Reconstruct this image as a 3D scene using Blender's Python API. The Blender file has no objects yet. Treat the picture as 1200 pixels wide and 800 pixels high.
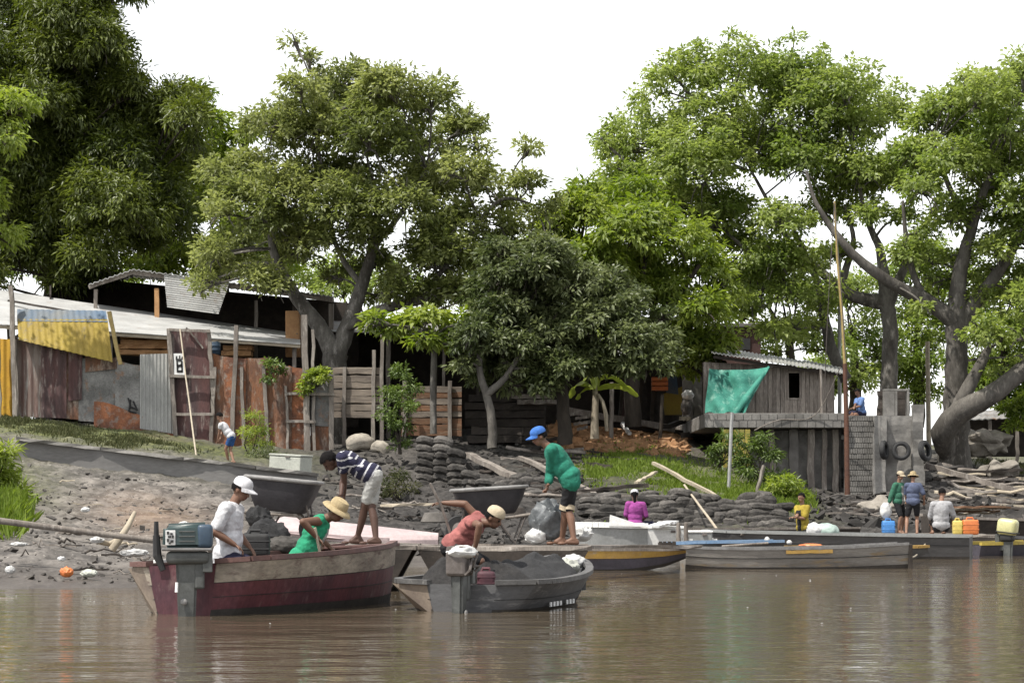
import bpy, bmesh, math, random
import numpy as np
from mathutils import Vector, Matrix, Euler, noise as mnoise
random.seed(7); RNG = np.random.default_rng(11)
SC = bpy.context.scene
COL = SC.collection
# ---------------------------------------------------------------- camera, sky, sun, exposure
FPX, EYE, HORIZON = 3000.0, 1.15, 590.0
cam_data = bpy.data.cameras.new('camera'); cam = bpy.data.objects.new('camera', cam_data); COL.objects.link(cam)
cam.location = (0, 0, EYE); cam.rotation_euler = (math.radians(90), 0, 0)
cam_data.sensor_width = 36; cam_data.lens = 90; cam_data.shift_y = (HORIZON - 400) / 1200
cam_data.clip_start = 0.1; cam_data.clip_end = 8000
SC.camera = cam
SUN_DIR = Vector((-0.42, -0.34, 1.0)).normalized()          # towards the sun
world = bpy.data.worlds.new('World'); SC.world = world; world.use_nodes = True
wn = world.node_tree; bg = wn.nodes['Background']
sky = wn.nodes.new('ShaderNodeTexSky'); sky.sky_type = 'NISHITA'; sky.sun_disc = False
sky.sun_elevation = math.asin(SUN_DIR.z); sky.sun_rotation = math.atan2(SUN_DIR.x, SUN_DIR.y)
sky.dust_density = 0.7; sky.air_density = 1.0; sky.ozone_density = 1.0
hs = wn.nodes.new('ShaderNodeHueSaturation'); hs.inputs['Saturation'].default_value = 0.10
wn.links.new(sky.outputs[0], hs.inputs['Color']); wn.links.new(hs.outputs[0], bg.inputs[0])
bg.inputs[1].default_value = 0.15
sd = bpy.data.lights.new('sun', 'SUN'); sd.energy = 3.4; sd.angle = math.radians(0.6); sd.color = (1.0, 0.95, 0.87)
sun = bpy.data.objects.new('sun', sd); COL.objects.link(sun)
sun.rotation_euler = (-SUN_DIR).to_track_quat('-Z', 'Y').to_euler(); sun.location = (-20, 40, 60)
SC.view_settings.view_transform = 'Standard'; SC.view_settings.look = 'None'
SC.view_settings.exposure = 0.90; SC.view_settings.gamma = 1
SC.cycles.max_bounces = 6; SC.cycles.transparent_max_bounces = 4
# ---------------------------------------------------------------- helpers
def at(px, py, d):
    return Vector(((px - 600) * d / FPX, d, EYE - (py - HORIZON) * d / FPX))
def zo(py, d): return EYE - (py - HORIZON) * d / FPX
def xo(px, d): return (px - 600) * d / FPX
ORIG = {}
def tag(o, label=None, cat=None, group=None, kind=None):
    if label: o['label'] = label
    if cat: o['category'] = cat
    if group: o['group'] = group
    if kind: o['kind'] = kind
    return o
def thing(name, loc, label, cat, group=None):
    o = bpy.data.objects.new(name, None); COL.objects.link(o); o.location = loc; o.empty_display_size = .1
    ORIG[o] = Vector(loc)
    return tag(o, label, cat, group)
def link(name, me, parent=None, loc=None):
    o = bpy.data.objects.new(name, me); COL.objects.link(o)
    if parent is not None: o.parent = parent; ORIG[o] = ORIG[parent]
    else:
        o.location = loc or (0, 0, 0); ORIG[o] = Vector(o.location)
    return o
def copy_tree(o, parent=None):
    c = o.copy(); COL.objects.link(c)
    if parent is not None: c.parent = parent
    for ch in list(o.children): copy_tree(ch, c)
    return c
class MB:
    def __init__(s, M=None): s.v = []; s.f = []; s.m = []; s.M = M or Matrix(); s.mi = 0
    def add(s, vs, fs):
        b = len(s.v); s.v += [s.M @ Vector(p) for p in vs]
        s.f += [tuple(i + b for i in f) for f in fs]; s.m += [s.mi] * len(fs)
    def hexa(s, p): # 8 points: bottom 4 ccw, top 4 ccw
        s.add(p, [(3,2,1,0),(4,5,6,7),(0,1,5,4),(1,2,6,5),(2,3,7,6),(3,0,4,7)])
    def box(s, c, size, rz=0, rx=0, ry=0, taper=1.0):
        R = Euler((rx, ry, rz)).to_matrix(); c = Vector(c); x, y, z = [k / 2 for k in size]; P = []
        for zz, t in ((-z, 1), (z, taper)):
            for a, b in ((-1,-1),(1,-1),(1,1),(-1,1)): P.append(c + R @ Vector((a*x*t, b*y*t, zz)))
        s.hexa(P)
    def bbox(s, c, size, bev=.02, rz=0, rx=0, ry=0, seg=2):  # bevelled box
        bm = bmesh.new(); bmesh.ops.create_cube(bm, size=1)
        for v in bm.verts: v.co = Vector((v.co.x*size[0], v.co.y*size[1], v.co.z*size[2]))
        bmesh.ops.bevel(bm, geom=bm.edges[:], offset=bev, segments=seg, affect='EDGES', profile=.5)
        s.frombm(bm, Matrix.Translation(Vector(c)) @ Euler((rx, ry, rz)).to_matrix().to_4x4())
    def frombm(s, bm, T=None):
        T = T or Matrix(); bm.verts.index_update()
        s.add([T @ v.co for v in bm.verts], [[v.index for v in f.verts] for f in bm.faces]); bm.free()
    def beam(s, p0, p1, w, h, seg=1, jit=0, up=Vector((0,0,1)), taper=1.0):
        p0 = Vector(p0); p1 = Vector(p1); d = (p1-p0)
        if d.length < 1e-6: return
        dn = d.normalized(); side = dn.cross(up)
        if side.length < 1e-3: side = dn.cross(Vector((0,1,0)))
        side.normalize(); u = side.cross(dn); vs = []; fs = []
        for i in range(seg+1):
            t = i/seg; k = 1+(taper-1)*t; c = p0 + d*t
            if jit: c = c + side*random.gauss(0,jit) + u*random.gauss(0,jit)
            for a, b in ((-1,-1),(1,-1),(1,1),(-1,1)):
                j = 1 + (random.uniform(-.12,.12) if jit else 0)
                vs.append(c + side*a*w/2*k*j + u*b*h/2*k*j)
        for i in range(seg):
            for q in range(4):
                a = i*4+q; b = i*4+(q+1)%4; fs.append((a, b, b+4, a+4))
        fs += [(3,2,1,0), tuple(seg*4+q for q in range(4))]
        s.add(vs, fs)
    def tube(s, pts, rad, n=8, cap=True):
        pts = [Vector(p) for p in pts]
        if not hasattr(rad, '__len__'): rad = [rad]*len(pts)
        vs = []; fs = []; prev = None
        for i, p in enumerate(pts):
            t = (pts[min(i+1, len(pts)-1)] - pts[max(i-1, 0)]).normalized()
            if prev is None:
                a = t.cross(Vector((0,1,0)) if abs(t.y) < .9 else Vector((1,0,0))).normalized()
            else:
                a = (prev - t*prev.dot(t)); a = a.normalized() if a.length > 1e-6 else t.orthogonal().normalized()
            prev = a; b = t.cross(a)
            for k in range(n):
                an = 2*math.pi*k/n; vs.append(p + (a*math.cos(an) + b*math.sin(an))*rad[i])
        for i in range(len(pts)-1):
            for k in range(n):
                a = i*n+k; b = i*n+(k+1)%n; fs.append((a, b, b+n, a+n))
        if cap: fs += [tuple(range(n-1,-1,-1)), tuple((len(pts)-1)*n+k for k in range(n))]
        s.add(vs, fs)
    def lathe(s, prof, c=(0,0,0), n=16, R=None, sx=1, sy=1):
        R = R or Matrix.Identity(3); c = Vector(c); vs = []; fs = []
        for r, z in prof:
            for k in range(n):
                an = 2*math.pi*k/n; vs.append(c + R @ Vector((r*math.cos(an)*sx, r*math.sin(an)*sy, z)))
        for i in range(len(prof)-1):
            for k in range(n):
                a = i*n+k; b = i*n+(k+1)%n; fs.append((a, b, b+n, a+n))
        fs += [tuple(range(n-1,-1,-1)), tuple((len(prof)-1)*n+k for k in range(n))]
        s.add(vs, fs)
    def prism(s, poly, thick):           # poly: 3-D points of one face; extruded along vector thick
        poly = [Vector(p) for p in poly]; n = len(poly); T = Vector(thick)
        s.add(poly + [p + T for p in poly], [tuple(range(n)), tuple(range(2*n-1, n-1, -1))] +
              [(i, i+n, (i+1)%n+n, (i+1)%n) for i in range(n)])
    def sheet(s, A, B, C, D, nu=8, nv=8, fn=None, thick=.01):   # A-B bottom edge, D-C top edge; fn(u,v)->offset along the normal
        A, B, C, D = map(Vector, (A, B, C, D)); N = (B-A).cross(D-A).normalized(); vs = []; fs = []
        for side in (0, 1):
            for j in range(nv+1):
                for i in range(nu+1):
                    u, v = i/nu, j/nv
                    p = (A*(1-u)+B*u)*(1-v) + (D*(1-u)+C*u)*v
                    o = fn(u, v) if fn else 0
                    vs.append(p + N*(o - side*thick))
        q = (nu+1)*(nv+1)
        for j in range(nv):
            for i in range(nu):
                a = j*(nu+1)+i; fs.append((a, a+1, a+nu+2, a+nu+1)); fs.append((a+q+nu+1, a+q+nu+2, a+q+1, a+q))
        for i in range(nu):
            fs.append((i, i+q, i+1+q, i+1)); a = nv*(nu+1)+i; fs.append((a, a+1, a+1+q, a+q))
        for j in range(nv):
            a = j*(nu+1); fs.append((a, a+nu+1, a+nu+1+q, a+q)); a += nu; fs.append((a, a+q, a+nu+1+q, a+nu+1))
        s.add(vs, fs)
    def ball(s, c, r, sc=(1,1,1), R=None, sub=2, jit=0):
        bm = bmesh.new(); bmesh.ops.create_icosphere(bm, subdivisions=sub, radius=1)
        for v in bm.verts:
            k = 1 + (mnoise.noise(v.co*1.7 + Vector(c)*3.1)*jit if jit else 0)
            v.co = Vector((v.co.x*sc[0], v.co.y*sc[1], v.co.z*sc[2]))*r*k
        s.frombm(bm, Matrix.Translation(Vector(c)) @ (R.to_4x4() if R else Matrix()))
    def build(s, name, mats, parent=None, smooth=False, label=None, cat=None, group=None, kind=None, origin=None, weld=False):
        if not isinstance(mats, (list, tuple)): mats = [mats]
        me = bpy.data.meshes.new(name)
        if parent is not None: o0 = ORIG[parent]
        elif origin is not None: o0 = Vector(origin)
        else:
            xs = [p.x for p in s.v]; ys = [p.y for p in s.v]
            o0 = Vector(((min(xs)+max(xs))/2, (min(ys)+max(ys))/2, min(p.z for p in s.v)))
        me.from_pydata([p - o0 for p in s.v], [], s.f)
        for m in mats: me.materials.append(m)
        me.polygons.foreach_set('material_index', s.m)
        bm = bmesh.new(); bm.from_mesh(me); bmesh.ops.recalc_face_normals(bm, faces=bm.faces[:]); bm.to_mesh(me); bm.free()
        if smooth:
            me.polygons.foreach_set('use_smooth', [True]*len(me.polygons))
            try: me.set_sharp_from_angle(angle=math.radians(45))
            except Exception: pass
        me.update()
        return tag(link(name, me, parent, o0), label, cat, group, kind)
# ---------------------------------------------------------------- materials
def L(c): return (c[0], c[1], c[2], 1)
def mat(name, c1, c2=None, scale=3.0, rough=.75, bump=.25, bscale=25, c3=None, c3at=.62, stretch=(1,1,1), metal=0, spec=.3, vary=.12, hard=.15, orand=.10):
    m = bpy.data.materials.new(name); m.use_nodes = True; n = m.node_tree.nodes; l = m.node_tree.links
    b = n['Principled BSDF']; b.inputs['Roughness'].default_value = rough; b.inputs['Metallic'].default_value = metal
    b.inputs['Specular IOR Level'].default_value = spec
    tc = n.new('ShaderNodeTexCoord'); mp = n.new('ShaderNodeMapping'); mp.inputs['Scale'].default_value = stretch
    l.new(tc.outputs['Object'], mp.inputs['Vector'])
    oi = n.new('ShaderNodeObjectInfo'); mu = n.new('ShaderNodeMath'); mu.operation = 'MULTIPLY'; mu.inputs[1].default_value = 57.0
    l.new(oi.outputs['Random'], mu.inputs[0])
    def nz(sc, det=6, ro=.6):
        t = n.new('ShaderNodeTexNoise'); t.noise_dimensions = '4D'; t.inputs['Scale'].default_value = sc
        t.inputs['Detail'].default_value = det; t.inputs['Roughness'].default_value = ro
        l.new(mp.outputs[0], t.inputs['Vector']); l.new(mu.outputs[0], t.inputs['W']); return t
    a = nz(scale); r = n.new('ShaderNodeValToRGB'); l.new(a.outputs['Fac'], r.inputs[0])
    c2 = c2 or tuple(k*.7 for k in c1)
    r.color_ramp.elements[0].position = .5-hard; r.color_ramp.elements[0].color = L(c1)
    r.color_ramp.elements[1].position = .5+hard; r.color_ramp.elements[1].color = L(c2)
    out = r.outputs[0]
    if c3:
        k = nz(scale*2.3, 8, .7); rr = n.new('ShaderNodeValToRGB'); l.new(k.outputs['Fac'], rr.inputs[0])
        rr.color_ramp.elements[0].position = c3at-.06; rr.color_ramp.elements[1].position = c3at+.06
        mx = n.new('ShaderNodeMix'); mx.data_type = 'RGBA'; l.new(rr.outputs[0], mx.inputs[0]); l.new(out, mx.inputs[6])
        mx.inputs[7].default_value = L(c3); out = mx.outputs[2]
    f = nz(bscale, 8, .7)
    mv = n.new('ShaderNodeMapRange'); l.new(f.outputs['Fac'], mv.inputs[0]); mv.inputs[1].default_value = .3; mv.inputs[2].default_value = .7
    mv.inputs[3].default_value = 1-vary*2; mv.inputs[4].default_value = 1+vary
    orr = n.new('ShaderNodeMapRange'); l.new(oi.outputs['Random'], orr.inputs[0]); orr.inputs[3].default_value = 1-orand; orr.inputs[4].default_value = 1+orand
    mm = n.new('ShaderNodeMath'); mm.operation = 'MULTIPLY'; l.new(mv.outputs[0], mm.inputs[0]); l.new(orr.outputs[0], mm.inputs[1])
    hv = n.new('ShaderNodeHueSaturation'); l.new(out, hv.inputs['Color']); l.new(mm.outputs[0], hv.inputs['Value'])
    l.new(hv.outputs[0], b.inputs['Base Color'])
    if bump:
        bp = n.new('ShaderNodeBump'); bp.inputs['Strength'].default_value = bump; bp.inputs['Distance'].default_value = .02
        l.new(f.outputs['Fac'], bp.inputs['Height']); l.new(bp.outputs[0], b.inputs['Normal'])
    return m
M = {}
M['wood'] = mat('weathered_wood', (.27,.24,.21), (.14,.12,.105), 3, .88, .5, 30, (.34,.31,.28), .6, stretch=(1.2,1,.25), vary=.2)
M['woodh'] = mat('weathered_boards', (.25,.21,.17), (.12,.10,.085), 4, .85, .4, 25, (.26,.21,.16), stretch=(.25,1,1.6))
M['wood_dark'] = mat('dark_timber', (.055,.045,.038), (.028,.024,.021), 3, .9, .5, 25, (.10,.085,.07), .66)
M['wood_red'] = mat('reddish_boards', (.20,.10,.055), (.11,.065,.04), 3, .8, .3, 30, (.25,.19,.13), .6, stretch=(.3,1,2))
M['wood_new'] = mat('fresh_timber', (.42,.24,.11), (.32,.17,.08), 4, .7, .2, 30)
M['wood_pale'] = mat('pale_plank', (.42,.36,.27), (.30,.26,.20), 4, .8, .3, 30)
M['bark'] = mat('grey_bark', (.15,.14,.125), (.07,.063,.055), 2.5, .95, 1.0, 14, (.25,.235,.215), .58, stretch=(1,1,.4), vary=.2, hard=.12)
M['bark_mid'] = mat('brown_grey_bark', (.125,.115,.102), (.06,.054,.047), 2.2, .95, 1.0, 14, (.19,.175,.155), .60, stretch=(1,1,.4), vary=.2, hard=.12)
M['rock_dark'] = mat('dark_rubble', (.065,.06,.056), (.03,.028,.026), 1.1, .92, .6, 15, (.17,.155,.14), .66, hard=.12)
M['bark_dark'] = mat('dark_bark', (.055,.045,.036), (.03,.025,.02), 5, .9, .9, 18, stretch=(1,1,.35))
M['rust'] = mat('rusty_sheet', (.23,.105,.055), (.10,.06,.045), 1.6, .8, .3, 22, (.27,.22,.18), .57, stretch=(1.3,1,.45), vary=.22, hard=.09)
M['rust_red'] = mat('rusty_red_sheet', (.29,.115,.055), (.14,.065,.042), 1.8, .8, .3, 22, (.24,.20,.17), .58, vary=.22, hard=.09)
M['maroon'] = mat('maroon_sheet', (.095,.046,.043), (.055,.036,.036), 1.6, .7, .25, 22, (.26,.22,.20), .60, stretch=(1.5,1,.3), vary=.22, hard=.1)
M['tin'] = mat('galvanised_sheet', (.36,.36,.34), (.25,.25,.24), 2, .5, .15, 30, (.22,.13,.08), .70, metal=.25, spec=.4, stretch=(1,1,.4))
M['tin_grey'] = mat('dull_grey_sheet', (.25,.245,.235), (.13,.128,.122), 1.3, .75, .3, 22, (.22,.12,.07), .60, vary=.22, hard=.1)
M['tin_roof'] = mat('pale_roof_sheet', (.46,.46,.45), (.33,.33,.325), 1.2, .55, .2, 20, (.28,.22,.18), .64, metal=.0, spec=.4)  # pale grey sheet metal with random brown stains
M['tin_mix'] = mat('brown_streaked_sheet', (.19,.16,.14), (.12,.07,.06), 3, .7, .25, 22, (.30,.29,.27), .6, stretch=(1.6,1,.15))
M['yellow'] = mat('faded_yellow_sheet', (.34,.25,.045), (.25,.18,.04), 2, .7, .2, 25, (.22,.18,.10), .62, stretch=(1,1,.5))
M['blue_sheet'] = mat('blue_sheet', (.075,.12,.18), (.15,.155,.15), 1.2, .7, .2, 25)
M['yellow_wall'] = mat('yellow_wall', (.45,.27,.03), (.36,.19,.03), 2, .7, .15, 25, (.22,.10,.04), .66)
M['concrete'] = mat('stained_concrete', (.24,.23,.215), (.11,.105,.097), 1.2, .9, .5, 12, (.28,.26,.235), .66)
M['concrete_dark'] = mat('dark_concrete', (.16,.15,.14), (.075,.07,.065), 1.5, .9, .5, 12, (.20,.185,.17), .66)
M['kerb'] = mat('grey_retaining_wall', (.21,.205,.198), (.145,.14,.136), .8, .9, .35, 12, (.18,.17,.16), .7, stretch=(.4,1,1.5))
M['sack'] = mat('grey_sacking', (.095,.088,.08), (.045,.042,.039), 2.2, .95, .8, 18, (.17,.155,.14), .64, vary=.30, hard=.1, orand=.35)
M['sack_pale'] = mat('pale_sack', (.34,.31,.26), (.22,.195,.165), 4, .9, .3, 20)
M['black_sand'] = mat('black_wet_sand', (.034,.032,.031), (.018,.017,.017), 4, .85, .9, 30, (.075,.07,.066), .68, spec=.3, vary=.25)
M['netting'] = mat('dark_netting', (.034,.034,.035), (.022,.022,.023), 6, .85, .7, 60, (.07,.068,.066), .68, vary=.25)
M['tarp'] = mat('green_net_tarp', (.06,.27,.205), (.022,.125,.10), 1.4, .8, .5, 40, (.20,.40,.33), .60, vary=.2, hard=.12)
M['white_cloth'] = mat('white_plastic', (.58,.58,.57), (.40,.40,.39), 5, .6, .3, 20)
M['stone'] = mat('pale_stone', (.27,.245,.21), (.15,.135,.115), 2, .9, .6, 10)
M['rock'] = mat('grey_rubble', (.12,.11,.10), (.055,.05,.046), 1.1, .92, .6, 15, (.26,.235,.21), .62, hard=.12)
M['earth_red'] = mat('orange_earth', (.36,.20,.10), (.25,.14,.075), 3, .95, .6, 14, (.42,.29,.17), .62)
M['brick'] = mat('dark_brick', (.085,.045,.038), (.05,.03,.027), 4, .9, .4, 20)
M['fridge'] = mat('old_white_enamel', (.42,.43,.38), (.34,.35,.31), 2, .5, .1, 20, (.25,.22,.17), .72)
M['rim_dark'] = mat('worn_dark_rim', (.13,.127,.125), (.075,.073,.071), 5, .7, .35, 25, (.22,.215,.205), .64)
M['grime'] = mat('waterline_grime', (.055,.048,.042), (.035,.031,.028), 3, .8, .4, 20, (.10,.085,.07), .66)
M['rubber'] = mat('black_rubber', (.025,.025,.026), (.04,.04,.04), 6, .7, .3, 40)
M['tub'] = mat('dark_grey_tray', (.030,.028,.032), (.045,.043,.047), 5, .65, .2, 30, (.12,.115,.11), .7)
M['tub_rim'] = mat('worn_grey_rim', (.24,.235,.23), (.15,.145,.14), 6, .6, .2, 30)
M['steel'] = mat('rusty_steel', (.11,.095,.085), (.17,.15,.14), 8, .6, .2, 40, metal=.3)
M['motor_grey'] = mat('worn_motor_grey', (.12,.125,.12), (.075,.078,.075), 6, .55, .2, 30, (.22,.22,.21), .7, metal=.2)
M['motor_dark'] = mat('dark_teal_cowl', (.02,.04,.04), (.03,.05,.05), 5, .4, .1, 30, (.10,.12,.12), .74, spec=.5)
M['motor_blue'] = mat('dark_blue_cowl', (.025,.05,.085), (.035,.06,.09), 5, .4, .1, 30, spec=.5)
M['motor_yellow'] = mat('pale_yellow_cowl', (.55,.52,.25), (.45,.43,.22), 4, .4, .1, 30, (.62,.62,.55), .66, spec=.5)
M['paint_maroon'] = mat('worn_maroon_paint', (.115,.036,.043), (.062,.026,.034), 1.6, .6, .25, 20, (.16,.105,.10), .60, stretch=(1,1,.5), vary=.2, hard=.12)
M['paint_cream'] = mat('dirty_cream_paint', (.36,.315,.255), (.20,.17,.14), 3, .65, .25, 20, (.13,.085,.075), .60, stretch=(.6,.6,1.6), vary=.2, hard=.12)
M['paint_brown'] = mat('brown_gunwale_paint', (.14,.075,.065), (.095,.055,.05), 4, .6, .25, 20, (.24,.18,.15), .68)
M['paint_grey'] = mat('grey_boat_paint', (.105,.105,.108), (.055,.055,.058), 2, .65, .25, 20, (.20,.195,.19), .62, stretch=(.5,.5,1.5))
M['paint_tan'] = mat('tan_quarter_paint', (.27,.22,.17), (.15,.12,.10), 3, .65, .25, 20)
M['paint_purple'] = mat('dark_purple_hull', (.075,.068,.085), (.05,.047,.056), 2, .55, .2, 20, (.14,.125,.13), .68)
M['paint_ochre'] = mat('ochre_stripe_paint', (.40,.25,.06), (.32,.20,.07), 4, .6, .2, 20, (.30,.25,.19), .62)
M['paint_silver'] = mat('silvery_wood_hull', (.23,.215,.195), (.10,.09,.08), 1.6, .8, .5, 20, (.21,.155,.09), .60, stretch=(.3,1,2))
M['paint_blue'] = mat('faded_blue_gunwale', (.13,.23,.38), (.20,.27,.36), 4, .6, .2, 20)
M['paint_white'] = mat('white_fibreglass', (.78,.78,.76), (.68,.68,.66), 2, .5, .1, 20, (.45,.43,.39), .70)
M['paint_palegrey'] = mat('pale_grey_fibreglass', (.27,.275,.27), (.21,.215,.21), 2, .5, .12, 20, (.24,.22,.19), .70)
M['paint_barge'] = mat('dark_barge_paint', (.085,.083,.083), (.05,.048,.048), 2, .6, .25, 20, (.15,.14,.135), .68, stretch=(.4,1,1.5))
M['paint_pink'] = mat('pale_pink_deck', (.44,.355,.35), (.34,.27,.27), 2, .6, .2, 20, (.38,.30,.29), .68)
M['paint_yellowgreen'] = mat('yellow_gunwale', (.48,.36,.07), (.38,.29,.08), 3, .6, .2, 20)
M['blue_plastic'] = mat('blue_plastic', (.05,.22,.55), (.06,.19,.45), 4, .4, .05, 20, spec=.5)
M['orange_plastic'] = mat('orange_plastic', (.62,.19,.05), (.5,.14,.04), 4, .45, .05, 20, spec=.5)
M['yellow_plastic'] = mat('yellow_plastic', (.60,.48,.12), (.5,.38,.1), 4, .45, .05, 20, spec=.5)
M['green_bag'] = mat('pale_green_bag', (.34,.42,.38), (.26,.33,.30), 4, .7, .4, 14)
M['bluish_bag'] = mat('dark_plastic_sheet', (.05,.058,.065), (.14,.15,.155), 7, .5, .5, 14, spec=.6)
M['mast'] = mat('yellow_mast_paint', (.36,.27,.10), (.27,.20,.09), 4, .6, .2, 20, (.22,.13,.07), .68)
M['mast_rust'] = mat('rusty_mast', (.13,.06,.035), (.08,.04,.03), 4, .7, .3, 20)
M['bamboo'] = mat('bamboo', (.42,.37,.29), (.33,.28,.21), 6, .6, .15, 20)
M['galv_pipe'] = mat('galvanised_pipe', (.36,.36,.35), (.28,.28,.27), 5, .5, .1, 20, metal=.3)
M['green_paint'] = mat('yellow_green_boards', (.30,.24,.05), (.20,.18,.05), 3, .7, .2, 20)
M['black'] = mat('black_paint', (.02,.02,.022), (.03,.03,.03), 5, .6, .1, 20)
M['white_paint'] = mat('white_paint', (.74,.74,.73), (.62,.62,.61), 5, .6, .1, 20)
def leafmat(name, ca, cb, trans=.35, rough=.42, spec=.5):
    m = bpy.data.materials.new(name); m.use_nodes = True; n = m.node_tree.nodes; l = m.node_tree.links
    b = n['Principled BSDF']; b.inputs['Roughness'].default_value = rough; b.inputs['Specular IOR Level'].default_value = spec
    m.use_backface_culling = False
    at_ = n.new('ShaderNodeAttribute'); at_.attribute_name = 'tone'
    mx = n.new('ShaderNodeMix'); mx.data_type = 'RGBA'; l.new(at_.outputs['Fac'], mx.inputs[0])
    mx.inputs[6].default_value = L(ca); mx.inputs[7].default_value = L(cb)
    l.new(mx.outputs[2], b.inputs['Base Color'])
    t = n.new('ShaderNodeBsdfTranslucent'); hv = n.new('ShaderNodeHueSaturation'); hv.inputs['Value'].default_value = 1.5; hv.inputs['Saturation'].default_value = 1.15
    l.new(mx.outputs[2], hv.inputs['Color']); l.new(hv.outputs[0], t.inputs['Color'])
    ms = n.new('ShaderNodeMixShader'); ms.inputs[0].default_value = trans
    l.new(b.outputs[0], ms.inputs[1]); l.new(t.outputs[0], ms.inputs[2]); l.new(ms.outputs[0], n['Material Output'].inputs[0])
    return m
LM = {'mid': leafmat('olive_leaves', (.115,.140,.042), (.27,.295,.11), .5),
      'mango': leafmat('dark_mango_leaves', (.050,.070,.013), (.150,.180,.038), .38),
      'dark': leafmat('dark_grey_green_leaves', (.055,.075,.025), (.165,.190,.085), .36),
      'bright': leafmat('bright_green_leaves', (.13,.185,.03), (.27,.32,.075), .50),
      'big': leafmat('spreading_tree_leaves', (.130,.180,.042), (.28,.33,.10), .52),
      'far': leafmat('far_leaves', (.115,.17,.03), (.24,.29,.07), .48),
      'grass': leafmat('grass_blades', (.09,.14,.02), (.20,.26,.05), .4, .6, .2),
      'grass_dull': leafmat('dull_grass_blades', (.045,.055,.022), (.10,.10,.045), .3, .7, .2),
      'weed': leafmat('weed_leaves', (.05,.085,.018), (.13,.18,.045), .35)}
# ---------------------------------------------------------------- ground, river
TC = [ # photo column -> (distance, height) samples, from the river bed up the bank
 (0,   [(18,-1.5),(30,-.35),(34.5,0),(45,zo(630,45)),(56,zo(585,56)),(69.3,zo(534,69.3)),(71,zo(513,71)),(84,zo(489,84)),(95,4.3),(140,4.8),(600,8),(4000,8)]),
 (150, [(18,-1.5),(30,-.35),(35,0),(47,zo(638,47)),(57,zo(600,57)),(69.3,zo(554,69.3)),(71,zo(532,71)),(84,zo(503,84)),(95,4.0),(140,4.6),(600,8),(4000,8)]),
 (300, [(18,-1.5),(34,-.35),(39,0),(50,zo(640,50)),(60,zo(604,60)),(69.3,zo(571,69.3)),(71,zo(548,71)),(84,zo(523,84)),(95,3.6),(140,4.6),(600,8),(4000,8)]),
 (400, [(18,-1.5),(39,-.35),(44,0),(54,.32),(62,zo(602,62)),(69.3,zo(584,69.3)),(74,zo(562,74)),(84,zo(527,84)),(95,3.6),(140,4.6),(600,8),(4000,8)]),
 (500, [(18,-1.5),(42,-.35),(47,0),(56,.40),(64,zo(602,64)),(72,zo(585,72)),(77,zo(566,77)),(86,zo(518,86)),(95,3.8),(140,4.6),(600,8),(4000,8)]),
 (600, [(18,-1.5),(44,-.35),(50,0),(58,.42),(66,zo(602,66)),(76,zo(562,76)),(86,zo(518,86)),(95,zo(500,95)),(110,4.4),(140,4.8),(600,8),(4000,8)]),
 (690, [(18,-1.5),(47,-.35),(52,0),(60,.35),(67.5,.48),(69.5,zo(592,69.5)),(80,zo(548,80)),(92,zo(512,92)),(100,zo(494,100)),(140,5),(600,8),(4000,8)]),
 (780, [(18,-1.5),(48,-.35),(54,0),(62,.3),(67.5,.42),(69.5,zo(592,69.5)),(80,zo(550,80)),(92,zo(516,92)),(100,zo(500,100)),(140,5),(600,8),(4000,8)]),
 (850, [(18,-1.5),(50,-.35),(56,0),(64,.3),(67.5,.40),(69.5,zo(595,69.5)),(78,zo(566,78)),(86,zo(542,86)),(97,zo(518,97)),(101,4.1),(140,5),(600,8),(4000,8)]),
 (930, [(18,-1.5),(52,-.35),(58,0),(66,.35),(72,zo(606,72)),(80,zo(584,80)),(88,zo(565,88)),(97,2.3),(101,4.0),(140,5),(600,8),(4000,8)]),
 (1000,[(18,-1.5),(54,-.35),(60,0),(68,.35),(76,zo(598,76)),(83.5,zo(584,83.5)),(86,1.6),(97,2.3),(101,4.0),(140,5),(600,8),(4000,8)]),
 (1085,[(18,-1.5),(56,-.35),(62,0),(69,.35),(76,zo(600,76)),(84,zo(572,84)),(90,zo(546,90)),(98,zo(530,98)),(106,3.4),(140,4.4),(600,8),(4000,8)]),
 (1200,[(18,-1.5),(58,-.35),(64,0),(71,.35),(78,zo(602,78)),(88,zo(578,88)),(95,zo(558,95)),(106,zo(545,106)),(140,4.2),(600,8),(4000,8)]),
]
TCX = [c[0] for c in TC]
def terrain(px, d):
    px = np.asarray(px, float); d = np.asarray(d, float)
    Z = np.stack([np.interp(d, [p[0] for p in c[1]], [p[1] for p in c[1]]) for c in TC])
    k = np.clip(np.searchsorted(TCX, px) - 1, 0, len(TC)-2); x0 = np.array(TCX)[k]; x1 = np.array(TCX)[k+1]
    t = np.clip((px-x0)/(x1-x0), 0, 1); t = t*t*(3-2*t)*.5 + t*.5
    z0 = np.take_along_axis(Z, k[None], 0)[0]; z1 = np.take_along_axis(Z, k[None]+1, 0)[0]
    return z0*(1-t) + z1*t
def gz(px, d): return float(terrain(np.array([px]), np.array([d]))[0])
def g(px, d, dz=0): return Vector((xo(px, d), d, gz(px, d)+dz))
def vnoise(x, y, seed):
    r = np.random.default_rng(seed); T = r.random((256, 256))
    xi = np.floor(x).astype(int); yi = np.floor(y).astype(int); fx = x-xi; fy = y-yi
    fx = fx*fx*(3-2*fx); fy = fy*fy*(3-2*fy)
    q = lambda a, b: T[a % 256, b % 256]
    return (q(xi,yi)*(1-fx)+q(xi+1,yi)*fx)*(1-fy)+(q(xi,yi+1)*(1-fx)+q(xi+1,yi+1)*fx)*fy
def fbm(x, y, seed, o=4):
    s = 0; a = .5
    for i in range(o): s = s + a*vnoise(x*2**i, y*2**i, seed+i); a *= .5
    return s
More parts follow.
